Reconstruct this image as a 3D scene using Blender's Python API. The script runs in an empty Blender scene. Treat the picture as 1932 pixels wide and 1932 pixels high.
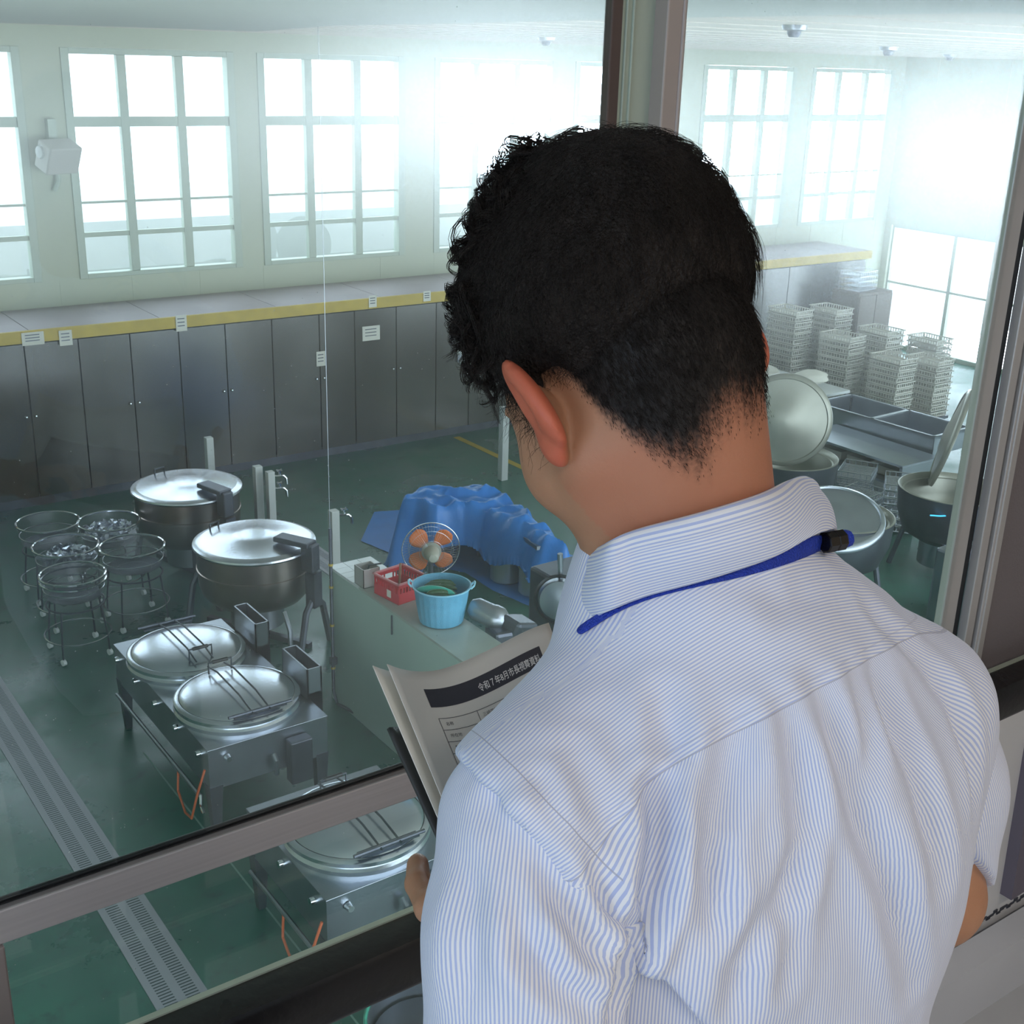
import bpy, math, random, colorsys
import numpy as np
from mathutils import Vector, Matrix, Euler, noise
from mathutils.bvhtree import BVHTree
PI = math.pi
R = math.radians
random.seed(7); rng = np.random.default_rng(7)
S = bpy.context.scene
COL = S.collection

# ---------------------------------------------------------------- camera, sky, lights, exposure
YAW, PITCH, ROLL, FPX, CAMZ = 0.62705828, 0.35441992, 0.03104711, 2338.56767, 5.3
_f = np.array([math.sin(YAW)*math.cos(PITCH), math.cos(YAW)*math.cos(PITCH), -math.sin(PITCH)])
_r = np.array([math.cos(YAW), -math.sin(YAW), 0.0]); _u = np.cross(_r, _f)
CR = math.cos(ROLL)*_r + math.sin(ROLL)*_u; CU = -math.sin(ROLL)*_r + math.cos(ROLL)*_u; CF = _f
CC = np.array([0, 0, CAMZ])
cam = bpy.data.cameras.new('camera'); camo = bpy.data.objects.new('camera', cam); COL.objects.link(camo)
cam.sensor_width = 36; cam.lens = FPX/1932*36; cam.clip_start = .05; cam.clip_end = 200
camo.matrix_world = Matrix([[CR[0], CU[0], -CF[0], 0], [CR[1], CU[1], -CF[1], 0], [CR[2], CU[2], -CF[2], CAMZ], [0, 0, 0, 1]])
S.camera = camo
S.view_settings.view_transform = 'Standard'; S.view_settings.look = 'None'
S.view_settings.exposure = 0.0; S.view_settings.gamma = 1; S.view_settings.use_curve_mapping = False
S.cycles.use_denoising = True
S.cycles.max_bounces = 9; S.cycles.diffuse_bounces = 4; S.cycles.glossy_bounces = 4
S.cycles.transmission_bounces = 8; S.cycles.transparent_max_bounces = 24
S.cycles.sample_clamp_indirect = 6; S.cycles.caustics_refractive = False; S.cycles.caustics_reflective = False

SKY = 4.2; SUNGLOW = 85.0; CORR = 4.2
world = bpy.data.worlds.new('sky'); S.world = world; world.use_nodes = True
wt = world.node_tree; wt.nodes.clear()
def wn(t, **k):
    n = wt.nodes.new(t)
    for a, b in k.items(): setattr(n, a, b)
    return n
tc = wn('ShaderNodeTexCoord'); vd = wn('ShaderNodeVectorMath', operation='DOT_PRODUCT')
sd = CF*FPX + CR*(1420-966) - CU*(300-966); sd = sd/np.linalg.norm(sd)
nrm = wn('ShaderNodeVectorMath', operation='NORMALIZE'); wt.links.new(tc.outputs['Generated'], nrm.inputs[0])
wt.links.new(nrm.outputs[0], vd.inputs[0]); vd.inputs[1].default_value = sd
mx = wn('ShaderNodeMath', operation='MAXIMUM'); wt.links.new(vd.outputs['Value'], mx.inputs[0]); mx.inputs[1].default_value = 0
pw = wn('ShaderNodeMath', operation='POWER'); wt.links.new(mx.outputs[0], pw.inputs[0]); pw.inputs[1].default_value = 75
ml = wn('ShaderNodeMath', operation='MULTIPLY_ADD'); wt.links.new(pw.outputs[0], ml.inputs[0]); ml.inputs[1].default_value = SUNGLOW; ml.inputs[2].default_value = SKY
bg = wn('ShaderNodeBackground'); bg.inputs[0].default_value = (.82, .92, 1, 1); wt.links.new(ml.outputs[0], bg.inputs[1])
wt.links.new(bg.outputs[0], wn('ShaderNodeOutputWorld').inputs[0])

def area(name, loc, rot, sx, sy, power, color=(1, 1, 1), portal=False):
    l = bpy.data.lights.new(name, 'AREA'); l.shape = 'RECTANGLE'; l.size = sx; l.size_y = sy; l.energy = power; l.color = color
    if portal: l.cycles.is_portal = True
    o = bpy.data.objects.new(name, l); COL.objects.link(o); o.location = loc; o.rotation_euler = rot
    return o
area('daylight_portal', (11.5, 16.3, 3.84), (R(-90), 0, 0), 18, 2.9, 1, portal=True)
area('daylight_portal', (20.7, 13.4, 1.4), (0, R(90), 0), 2.4, 6.0, 1, portal=True)

# ---------------------------------------------------------------- materials
MATS = {}
def mat(name, color, rough=.5, metal=0.0, var=0.0, vscale=4.0, bump=0.0, bscale=40.0, spec=.5, stretch=None, trans=0.0, alpha=1.0, coat=0.0):
    if name in MATS: return MATS[name]
    m = bpy.data.materials.new(name); m.use_nodes = True; MATS[name] = m
    nt = m.node_tree; b = nt.nodes['Principled BSDF']
    b.inputs['Base Color'].default_value = (*color, 1); b.inputs['Roughness'].default_value = rough
    b.inputs['Metallic'].default_value = metal; b.inputs['Specular IOR Level'].default_value = spec
    b.inputs['Transmission Weight'].default_value = trans; b.inputs['Alpha'].default_value = alpha
    b.inputs['Coat Weight'].default_value = coat
    co = nt.nodes.new('ShaderNodeTexCoord'); vec = co.outputs['Object']
    if stretch:
        mp = nt.nodes.new('ShaderNodeMapping'); mp.inputs['Scale'].default_value = stretch
        nt.links.new(vec, mp.inputs[0]); vec = mp.outputs[0]
    n = nt.nodes.new('ShaderNodeTexNoise'); n.inputs['Scale'].default_value = vscale; n.inputs['Detail'].default_value = 5
    nt.links.new(vec, n.inputs['Vector'])
    mr = nt.nodes.new('ShaderNodeMapRange'); mr.inputs[1].default_value = .3; mr.inputs[2].default_value = .7
    mr.inputs[3].default_value = 1-var; mr.inputs[4].default_value = 1+var
    nt.links.new(n.outputs['Fac'], mr.inputs[0])
    mm = nt.nodes.new('ShaderNodeVectorMath'); mm.operation = 'SCALE'; mm.inputs[0].default_value = color
    nt.links.new(mr.outputs[0], mm.inputs['Scale']); nt.links.new(mm.outputs[0], b.inputs['Base Color'])
    m2 = nt.nodes.new('ShaderNodeMapRange'); m2.inputs[3].default_value = rough*.85; m2.inputs[4].default_value = min(1, rough*1.15)
    nt.links.new(n.outputs['Fac'], m2.inputs[0]); nt.links.new(m2.outputs[0], b.inputs['Roughness'])
    if bump:
        n2 = nt.nodes.new('ShaderNodeTexNoise'); n2.inputs['Scale'].default_value = bscale; nt.links.new(vec, n2.inputs['Vector'])
        bp = nt.nodes.new('ShaderNodeBump'); bp.inputs['Strength'].default_value = bump; bp.inputs['Distance'].default_value = .01
        nt.links.new(n2.outputs['Fac'], bp.inputs['Height']); nt.links.new(bp.outputs[0], b.inputs['Normal'])
    return m
def nodes(m): return m.node_tree, m.node_tree.nodes['Principled BSDF']
def N(nt, t, **k):
    n = nt.nodes.new(t)
    for a, b in k.items(): setattr(n, a, b)
    return n
def M2(nt, op, a, b=None, c=None):
    n = N(nt, 'ShaderNodeMath', operation=op)
    for i, v in enumerate((a, b, c)):
        if v is None: continue
        if hasattr(v, 'links') or hasattr(v, 'is_linked'): nt.links.new(v, n.inputs[i])
        else: n.inputs[i].default_value = v
    return n.outputs[0]
def mixc(nt, fac, a, b):
    n = N(nt, 'ShaderNodeMix', data_type='RGBA')
    for s, v in ((n.inputs['Factor'], fac), (n.inputs['A'], a), (n.inputs['B'], b)):
        if hasattr(v, 'is_linked'): nt.links.new(v, s)
        elif isinstance(v, tuple): s.default_value = (*v, 1)
        else: s.default_value = v
    return n.outputs['Result']

steel = mat('stainless_steel', (.72, .76, .84), .24, 1.0, .06, 3, .05, 30)
steel_dull = mat('brushed_steel', (.42, .45, .50), .34, 1.0, .10, 3, .1, 60)
steel_dark = mat('dark_steel', (.13, .14, .17), .42, .8, .2, 5)
steel_brown = mat('brownish_steel', (.40, .33, .30), .30, 1.0, .12, 4)  # even brownish steel for the kettle bowls
chrome = mat('chrome', (.75, .78, .82), .1, 1.0)
black = mat('black_rubber', (.012, .012, .013), .4, 0, .1)
blackrail = mat('black_rail', (.010, .009, .009), .28, 0, .1, 6, .05, 80)
cream = mat('cream_paint', (.66, .70, .60), .6, 0, .05, 1.5)
wallgreen = mat('pale_green_wall', (.53, .57, .44), .7, 0, .04, .8)
ceilm = mat('ceiling_panel', (.66, .60, .52), .8, 0, .03, 1)
yellow = mat('yellow_paint', (.62, .44, .07), .55, 0, .1, 6)
ledgem = mat('ledge_top', (.42, .36, .38), .5, 0, .14, 1.2)
postm = mat('white_post_enamel', (.66, .68, .66), .45, 0, .05)
tile = mat('white_tile', (.80, .83, .85), .15, 0, .02)
counterm = mat('pale_counter_paint', (.44, .57, .52), .5, 0, .06, 2)
red = mat('red_plastic', (.62, .02, .035), .35, 0, .06)
bucketm = mat('blue_plastic', (.13, .42, .62), .42, 0, .06, 20, .5, 160)
orange = mat('orange_fan_blade', (.85, .20, .04), .4)
wire = mat('wire_metal', (.62, .65, .70), .25, 1.0)
wire_dk = mat('dark_wire', (.10, .11, .13), .4, .8)
paperm = mat('paper_note', (.80, .78, .70), .8)
woodm = mat('wood_handle', (.23, .11, .05), .6, 0, .2, 30)
hosem = mat('orange_hose', (.62, .14, .05), .5)
traym = mat('pale_plastic_tray', (.62, .60, .54), .55, 0, .1)
alum = mat('aluminium_frame', (.50, .46, .45), .38, .55, .07, 3, stretch=(1, 60, 60))
alum_lt = mat('aluminium_frame_light', (.62, .60, .58), .4, .4, .05, 4)
alum_gr = mat('greenish_frame', (.46, .53, .44), .5, .1, .05, 4)
corrwall = mat('corridor_wall_paint', (.20, .175, .18), .75, 0, .05, 2, .15, 200)
whitewall = mat('white_wall_panel', (.72, .72, .72), .6, 0, .04, 3)

# green floor
floorm = mat('green_floor_paint', (.03, .16, .12), .3, spec=.85)
nt, b = nodes(floorm)
co = N(nt, 'ShaderNodeTexCoord')
na = N(nt, 'ShaderNodeTexNoise'); na.inputs['Scale'].default_value = .9; na.inputs['Detail'].default_value = 7; na.inputs['Roughness'].default_value = .65
nb = N(nt, 'ShaderNodeTexNoise'); nb.inputs['Scale'].default_value = 5; nb.inputs['Detail'].default_value = 8; nb.inputs['Roughness'].default_value = .7
for n_ in (na, nb): nt.links.new(co.outputs['Object'], n_.inputs['Vector'])
ra = N(nt, 'ShaderNodeValToRGB'); ra.color_ramp.elements[0].position = .36; ra.color_ramp.elements[1].position = .66
ra.color_ramp.elements[0].color = (.012, .10, .075, 1); ra.color_ramp.elements[1].color = (.035, .17, .12, 1)
nt.links.new(na.outputs['Fac'], ra.inputs[0])
rb = N(nt, 'ShaderNodeValToRGB'); rb.color_ramp.elements[0].position = .33; rb.color_ramp.elements[1].position = .46
rb.color_ramp.elements[0].color = (1, 1, 1, 1); rb.color_ramp.elements[1].color = (0, 0, 0, 1)
nt.links.new(nb.outputs['Fac'], rb.inputs[0])
fc = M2(nt, 'MULTIPLY', rb.outputs[0], .6)
c1 = mixc(nt, fc, ra.outputs[0], (.018, .045, .045))
nt.links.new(c1, b.inputs['Base Color'])
rr = N(nt, 'ShaderNodeMapRange'); rr.inputs[1].default_value = .35; rr.inputs[2].default_value = .65; rr.inputs[3].default_value = .2; rr.inputs[4].default_value = .5
nt.links.new(na.outputs['Fac'], rr.inputs[0]); nt.links.new(rr.outputs[0], b.inputs['Roughness'])
bp = N(nt, 'ShaderNodeBump'); bp.inputs['Strength'].default_value = .25; bp.inputs['Distance'].default_value = .01
nt.links.new(nb.outputs['Fac'], bp.inputs['Height']); nt.links.new(bp.outputs[0], b.inputs['Normal'])

# perforated drain cover
drainm = mat('drain_cover', (.36, .36, .40), .45, .2)
nt, b = nodes(drainm)
co = N(nt, 'ShaderNodeTexCoord'); sp = N(nt, 'ShaderNodeSeparateXYZ'); nt.links.new(co.outputs['Object'], sp.inputs[0])
sy = M2(nt, 'LESS_THAN', M2(nt, 'FRACT', M2(nt, 'MULTIPLY', sp.outputs['Y'], 38)), .42)
ax = M2(nt, 'ABSOLUTE', sp.outputs['X'])
inx = M2(nt, 'MULTIPLY', M2(nt, 'GREATER_THAN', ax, .028), M2(nt, 'LESS_THAN', ax, .11))
nt.links.new(mixc(nt, M2(nt, 'MULTIPLY', sy, inx), (.40, .40, .45), (.06, .08, .09)), b.inputs['Base Color'])

# tarpaulin
tarpm = mat('blue_tarpaulin', (.045, .25, .74), .32, 0, .12, 3, .25, 30)
# reflective panels along the far wall
panelm = mat('stainless_door_panel', (.17, .165, .16), .22, .85, .18, 1.5, .12, 4, stretch=(1, 1, .5))

# window glass of the hall: clear with a weak reflection
def glassmat(name, tint, refl=.06, dust=0.0, scatter=0.0, specks=False):
    m = bpy.data.materials.new(name); m.use_nodes = True; nt = m.node_tree; nt.nodes.clear()
    tr = N(nt, 'ShaderNodeBsdfTransparent'); tr.inputs[0].default_value = (*tint, 1)
    cur = tr.outputs[0]
    def mixs(fac, a, bb):
        k = N(nt, 'ShaderNodeMixShader')
        if hasattr(fac, 'is_linked'): nt.links.new(fac, k.inputs[0])
        else: k.inputs[0].default_value = fac
        nt.links.new(a, k.inputs[1]); nt.links.new(bb, k.inputs[2]); return k.outputs[0]
    if scatter:
        rf = N(nt, 'ShaderNodeBsdfRefraction'); rf.inputs['IOR'].default_value = 1.25; rf.inputs['Roughness'].default_value = .50
        rf.inputs[0].default_value = (1, 1, 1, 1); cur = mixs(scatter, cur, rf.outputs[0])
    if dust:
        df = N(nt, 'ShaderNodeBsdfTranslucent'); df.inputs[0].default_value = (.8, .8, .8, 1)
        fac = dust
        if specks:
            co = N(nt, 'ShaderNodeTexCoord'); vo = N(nt, 'ShaderNodeTexVoronoi'); vo.inputs['Scale'].default_value = 75
            nt.links.new(co.outputs['Object'], vo.inputs['Vector'])
            lt = M2(nt, 'LESS_THAN', vo.outputs['Distance'], .045)
            n3 = N(nt, 'ShaderNodeTexNoise'); n3.inputs['Scale'].default_value = 9; nt.links.new(co.outputs['Object'], n3.inputs['Vector'])
            lt = M2(nt, 'MULTIPLY', lt, M2(nt, 'GREATER_THAN', n3.outputs['Fac'], .5))
            n4 = N(nt, 'ShaderNodeTexNoise'); n4.inputs['Scale'].default_value = 3; n4.inputs['Detail'].default_value = 6; nt.links.new(co.outputs['Object'], n4.inputs['Vector'])
            fac = M2(nt, 'ADD', M2(nt, 'MULTIPLY', lt, .35), M2(nt, 'MULTIPLY', n4.outputs['Fac'], dust*2))
        cur = mixs(fac, cur, df.outputs[0])
    gl = N(nt, 'ShaderNodeBsdfGlossy'); gl.inputs['Roughness'].default_value = .0
    cur = mixs(refl, cur, gl.outputs[0])
    nt.links.new(cur, N(nt, 'ShaderNodeOutputMaterial').inputs[0]); MATS[name] = m
    return m
hallglass = glassmat('hall_window_glass', (.96, .98, 1), .04)
nearglass = glassmat('viewing_window_glass', (.93, .97, .97), .045, .005, .075, True)

# ---------------------------------------------------------------- mesh helpers
class MB:
    def __init__(s): s.v = []; s.f = []
    def add(s, vs, fs):
        o = len(s.v); s.v += [tuple(map(float, p)) for p in vs]; s.f += [[o+i for i in f] for f in fs]; return s
    def box(s, x0, y0, z0, x1, y1, z1):
        return s.add([(x0,y0,z0),(x1,y0,z0),(x1,y1,z0),(x0,y1,z0),(x0,y0,z1),(x1,y0,z1),(x1,y1,z1),(x0,y1,z1)],
                     [(0,3,2,1),(4,5,6,7),(0,1,5,4),(1,2,6,5),(2,3,7,6),(3,0,4,7)])
    def obox(s, c, size, rot=None, taper=1.0):
        hx, hy, hz = size[0]/2, size[1]/2, size[2]/2
        m = rot if rot is not None else Matrix.Identity(3); vs = []
        for dz in (-1, 1):
            t = taper if dz < 0 else 1
            for dx, dy in ((-1,-1),(1,-1),(1,1),(-1,1)):
                vs.append(Vector(c) + m @ Vector((dx*hx*t, dy*hy*t, dz*hz)))
        return s.add(vs, [(0,3,2,1),(4,5,6,7),(0,1,5,4),(1,2,6,5),(2,3,7,6),(3,0,4,7)])
    def tube(s, pts, r, n=8, closed=False, cap=True):
        P = [Vector(p) for p in pts]; k = len(P); rs = r if hasattr(r, '__len__') else [r]*k
        vs = []; prev = None
        for i in range(k):
            if closed: t = P[(i+1) % k]-P[i-1]
            else: t = P[min(i+1, k-1)]-P[max(i-1, 0)]
            t.normalize()
            a = prev if prev is not None else (Vector((0,0,1)) if abs(t.z) < .9 else Vector((1,0,0)))
            a = (a - t*a.dot(t)); a = a.normalized() if a.length > 1e-6 else t.orthogonal().normalized()
            bb = t.cross(a); prev = a
            for j in range(n):
                q = 2*PI*j/n; vs.append(P[i] + (a*math.cos(q)+bb*math.sin(q))*rs[i])
        fs = []
        for i in range(k if closed else k-1):
            i2 = (i+1) % k
            for j in range(n): fs.append((i*n+j, i*n+(j+1) % n, i2*n+(j+1) % n, i2*n+j))
        if cap and not closed: fs += [tuple(range(n-1, -1, -1)), tuple((k-1)*n+j for j in range(n))]
        return s.add(vs, fs)
    def lathe(s, prof, c=(0,0,0), n=40, axis=None, cap=False):
        rot = axis if axis is not None else Matrix.Identity(3); vs = []; fs = []; k = len(prof)
        for r, z in prof:
            for j in range(n):
                q = 2*PI*j/n; vs.append(Vector(c) + rot @ Vector((r*math.cos(q), r*math.sin(q), z)))
        for i in range(k-1):
            for j in range(n): fs.append((i*n+j, i*n+(j+1) % n, (i+1)*n+(j+1) % n, (i+1)*n+j))
        if cap: fs += [tuple(range(n-1, -1, -1)), tuple((k-1)*n+j for j in range(n))]
        return s.add(vs, fs)
    def ring(s, c, R_, r, n=36, m=6, axis=None):
        rot = axis if axis is not None else Matrix.Identity(3)
        return s.tube([Vector(c) + rot @ Vector((R_*math.cos(2*PI*i/n), R_*math.sin(2*PI*i/n), 0)) for i in range(n)], r, m, closed=True)
    def build(s, name, material, parent=None, smooth=True, bevel=0, ang=38):
        me = bpy.data.meshes.new(name); me.from_pydata(s.v, [], s.f); me.update()
        me.materials.append(material)
        if smooth:
            me.shade_smooth(); me.set_sharp_from_angle(angle=R(ang))
        o = bpy.data.objects.new(name, me); COL.objects.link(o)
        if parent is not None: o.parent = parent
        if bevel:
            b_ = o.modifiers.new('bevel', 'BEVEL'); b_.width = bevel; b_.segments = 2; b_.limit_method = 'ANGLE'
        return o
def rotz(a): return Matrix.Rotation(a, 3, 'Z')
def toward(d):
    return Vector(d).normalized().to_track_quat('Z', 'Y').to_matrix()
def tag(o, label=None, cat=None, group=None, kind=None):
    if label: o['label'] = label
    if cat: o['category'] = cat
    if group: o['group'] = group
    if kind: o['kind'] = kind
    return o
def thing(name, loc, label, cat, group=None, rz=0):
    o = bpy.data.objects.new(name, None); COL.objects.link(o); o.location = loc; o.rotation_euler = (0, 0, rz)
    o.empty_display_size = .1
    return tag(o, label, cat, group)
def copy_tree(o, parent=None):
    c = o.copy(); COL.objects.link(c); c.parent = parent
    for ch in list(o.children): copy_tree(ch, c)
    return c
def struct(o): o['kind'] = 'structure'; return o

# ---------------------------------------------------------------- hall shell
HY, HX, CZ = 15.95, 20.4, 5.45      # window wall, right wall, ceiling height
FZ = 3.5                            # level of the corridor floor
GY = 1.15                           # plane of the viewing window
struct(MB().box(-3, GY-.02, -.2, HX+.2, HY+.2, 0).build('floor', floorm, smooth=False))
bays = [(2.0, 4.23), (4.70, 6.90), (7.22, 9.45), (9.95, 12.15), (12.50, 14.70), (15.20, 17.43), (17.85, 20.08)]
WB, WT = 2.46, 5.21
w = MB(); w.box(-3, HY, 0, HX+.2, HY+.2, WB); w.box(-3, HY, WT, HX+.2, HY+.2, CZ+.1)
xs = [-3] + [q for b_ in bays for q in b_] + [HX+.2]
for i in range(0, len(xs), 2): w.box(xs[i], HY, WB, xs[i+1], HY+.2, WT)
for x in np.arange(-2, HX, .92): w.box(x, HY-.004, 2.1, x+.012, HY, WB)      # panel joints
struct(w.build('wall_back', wallgreen, smooth=False))
for i, (x0, x1) in enumerate(bays):
    e = thing(f'window_{i+1}', ((x0+x1)/2, HY, WB), None, None); e['kind'] = 'structure'
    fr = MB(); c = (x0+x1)/2; h = (x1-x0)/2
    def bx(a, b_, z0, z1, d0=.0, d1=.10): fr.box(a-c, d0, z0-WB, b_-c, d1, z1-WB)
    bx(x0, x0+.10, WB, WT, -.02, .14); bx(x1-.10, x1, WB, WT, -.02, .14); bx(x0+.1, x1-.1, WT-.07, WT-.001, -.017, .13); bx(x0+.1, x1-.1, WB+.001, WB+.06, -.017, .13)
    for q in (1, 2):
        x = x0 + (x1-x0)*q/3; bx(x-.055, x+.055, WB+.06, WT-.07)
    bx(x0+.1, x1-.1, 4.30, 4.42, .006, .09); bx(x0+.1, x1-.1, 3.38, 3.41, .02, .06); bx(x0+.1, x1-.1, 2.97, 3.03, .012, .08)
    fr.build('window_frame', alum_gr, e, smooth=False, bevel=.006)
    MB().box(x0-c+.05, .05, .03, x1-c-.05, .058, WT-WB-.03).build('window_pane', hallglass, e, smooth=False)
# outside: a low pale wall and yard the windows look out on
yard = mat('concrete_yard', (.5, .52, .52), .9, 0, .1, 1)
struct(MB().box(-12, HY+.2, -.3, 42, 50, -.02).build('ground_outside', yard, smooth=False))
struct(MB().box(-12, 19.0, -.02, 20, 19.2, 2.75).build('wall_outside', yard, smooth=False))
# right wall: upper panels, wide openings below
w = MB(); w.box(HX, GY, 2.38, HX+.2, HY+.2, CZ+.1)
for y0, y1 in ((GY, 4.0), (9.8, 10.0), (HY-.15, HY+.2)): w.box(HX, y0, 0, HX+.2, y1, 2.38)
for y in (4.2, 5.8, 7.4, 9.0, 10.6, 12.15, 13.7, 15.2): w.box(HX-.005, y, 2.38, HX, y+.015, CZ)
w.box(HX-.005, GY, 3.9, HX, HY, 3.912)
struct(w.build('wall_right', wallgreen, smooth=False))
for i, (y0, y1) in enumerate(((4.0, 9.8), (10.0, HY-.15))):
    e = thing(f'door_{i+1}', (HX+.1, (y0+y1)/2, 0), None, None); e['kind'] = 'structure'
    fr = MB(); n = 4; L = y1-y0
    for q in range(n+1): fr.box(-.04, -L/2+L*q/n-.035, 0, .04, -L/2+L*q/n+.035, 2.38)
    fr.box(-.04, -L/2, 2.32, .04, L/2, 2.38); fr.box(-.04, -L/2, 1.25, .04, L/2, 1.29); fr.box(-.04, -L/2, 0, .04, L/2, .08)
    fr.build('door_frame', alum_gr, e, smooth=False)
    MB().box(-.005, -L/2, .04, .003, L/2, 2.34).build('door_pane', hallglass, e, smooth=False)
struct(MB().box(-3.2, GY, 0, -3, HY+.2, CZ+.1).build('wall_left', wallgreen, smooth=False))
# ceiling: plank panels near the window wall
c = MB(); c.box(-3.2, GY, CZ, HX+.2, HY+.2, CZ+.2)
for y in np.arange(3.0, HY, .62): c.box(-3, y, CZ-.004, HX, y+.012, CZ)
struct(c.build('ceiling', ceilm, smooth=False))
soff = mat('soffit_paint', (.50, .52, .47), .8)
bm_ = MB()   # dropped soffit nearer the viewing window
pts = [(-3, GY+.05), (HX, GY+.05), (HX, 2.0), (3.1, 2.15), (3.3, 3.6), (3.85, 6.0), (4.2, 8.0), (6.0, 13.2), (3.5, 14.2), (-3, 14.2)]
bm_.add([(x, y, CZ-.012) for x, y in pts]+[(x, y, CZ) for x, y in pts], [tuple(range(len(pts)-1, -1, -1))] + [(i, (i+1) % len(pts), len(pts)+(i+1) % len(pts), len(pts)+i) for i in range(len(pts))])
struct(bm_.build('trim_1', soff, smooth=False))
dl = thing('ceiling_detector', (4.33, 4.0, CZ), 'round ceiling detector nearest the mullion, largest of the ones on the ceiling', 'ceiling fitting', 'small round fittings on the ceiling')
MB().lathe([(.0, -.05), (.022, -.05), (.03, -.035), (.032, -.02)], n=20).build('sensor', steel_dark, dl)
MB().lathe([(.03, -.025), (.05, -.02), (.055, -.004), (.055, 0)], n=24).build('base', steel_dull, dl)
for p_, lb in (((9.45, 7.6, CZ), 'small round ceiling detector at the right, near the pale panelled wall'), ((7.4, 9.9, CZ), 'small round ceiling detector above the second window from the left of the mullion'), ((10.6, 12.6, CZ), 'tiny far ceiling detector above the bright corner windows'), ((14.4, 10.6, CZ), 'tiny ceiling detector at the far right above the panelled wall')):
    o = copy_tree(dl); o.location = p_; o['label'] = lb; o.scale = (1.5, 1.5, 1.5) if p_[0] > 7 else (1, 1, 1)

# ledge with the yellow band over stainless sliding doors
lg = thing('service_counter', (3, 14.7, 0), 'long ledge with a yellow front band over dark stainless doors below the windows', 'counter')
lm = MB()
for i, x in enumerate(np.arange(-5.5, 15.5, 1.55)): lm.box(x, .02, 2.02, min(x+1.54, 15.5), 1.24, 2.14)
lm.build('ledge_slab', ledgem, lg, smooth=False)
MB().box(-5.5, -.03, 2.0, 15.5, .018, 2.14).build('yellow_band', yellow, lg, smooth=False)
MB().box(-5.5, .10, 0, 15.45, .30, 2.0).build('back_panel', steel_dark, lg, smooth=False)
px = [-3.0, -2.35, -1.75, -1.1, -.5, .1, .62, 1.24, 1.86, 2.47, 3.08, 3.72, 4.40, 4.93, 5.58, 6.23, 6.8, 7.4, 8.0, 8.6, 9.2, 9.8, 10.4, 11, 11.6, 12.2, 12.8, 13.4, 14, 14.6, 15.4]
for i in range(len(px)-1):
    d = MB(); d.box(px[i]+.008, 0, .12, px[i+1]-.008, .03, 1.98); dd = d.build('door_panel', panelm, lg, smooth=False)
    if i % 2 == 1 and px[i+1] < 7:
        for s_ in (-.06, .05):
            MB().lathe([(0, 0), (.016, 0), (.02, .012), (.012, .03), (0, .032)], (px[i+1]+s_, -.0, 1.12), 10, axis=toward((0, -1, 0))).build('knob', chrome, dd)
MB().box(-3, .04, 0, 15.4, .08, .12).build('plinth', steel_dark, lg, smooth=False)
def note(x, z, w_, h_, label, y=14.66):
    t = MB(); t.box(-w_/2, -.003, -h_/2, w_/2, 0, h_/2)
    o = t.build('paper_note', paperm, smooth=False); o.location = (x, y, z)
    tag(o, label, 'paper note', 'paper notes on the yellow band and doors')
    lines = MB()
    for k in range(3): lines.box(-w_*.35, -.0042, h_*(.25-.22*k), w_*.3, -.003, h_*(.25-.22*k)+.012)
    lines.build('writing', steel_dark, o, smooth=False)
note(5.50, 2.06, .14, .20, 'white paper note on the yellow band above the left kettle')
note(8.19, 2.10, .12, .16, 'white paper note on the yellow band just left of the man\'s hair')
note(4.09, 2.02, .15, .18, 'smaller white note on the yellow band, second from the left edge')
note(3.72, 2.05, .25, .15, 'wide pale note on the yellow band at the left edge')
note(9.05, 2.10, .12, .14, 'small note on the yellow band touching the curly fringe')
note(8.18, 1.66, .27, .20, 'large grey-white notice taped to the stainless doors', 14.695)
note(7.41, 1.39, .13, .20, 'pale green-white slip taped on the stainless doors above the floor drain', 14.695)
# added plate and two white knobs, shaped to stand in for reflected gleams
t = thing('reflection_knobs', (9.72, 14.69, 1.15), 'small wall fitting with two white round knobs beside the man\'s forehead', 'reflection stand-in')
MB().box(-.14, -.03, -.06, .2, 0, .08).build('plate', steel_dull, t, smooth=False, bevel=.01)
for x, z in ((-.13, .10), (-.08, -.03)): MB().lathe([(0, .06), (.03, .05), (.042, .02), (.035, 0)], (x, -.03, z), 16, axis=toward((0, -1, 0))).build('knob', tile, t)
# floodlight on the pier
t = thing('floodlight', (4.50, HY, 3.98), 'grey box floodlight on a bracket on the pier between the left windows', 'lamp')
MB().obox((.0, -.26, .0), (.44, .26, .34), Euler((R(24), 0, R(18))).to_matrix()).build('housing', mat('grey_housing', (.52, .50, .45), .5), t, smooth=False, bevel=.02)
MB().lathe([(0, .03), (.07, .02), (.08, 0), (.08, -.05)], (-.22, -.30, .06), 16, axis=toward((-1, -.3, 0))).build('end_cap', postm, t)
MB().box(-.05, -.12, -.02, .05, 0, .42).build('bracket', alum_gr, t, smooth=False)
MB().tube([(0.02, -.02, -.1), (0.03, -.05, -.3), (-.02, -.03, -.42)], .035, 8).build('cable', alum_gr, t)

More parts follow.
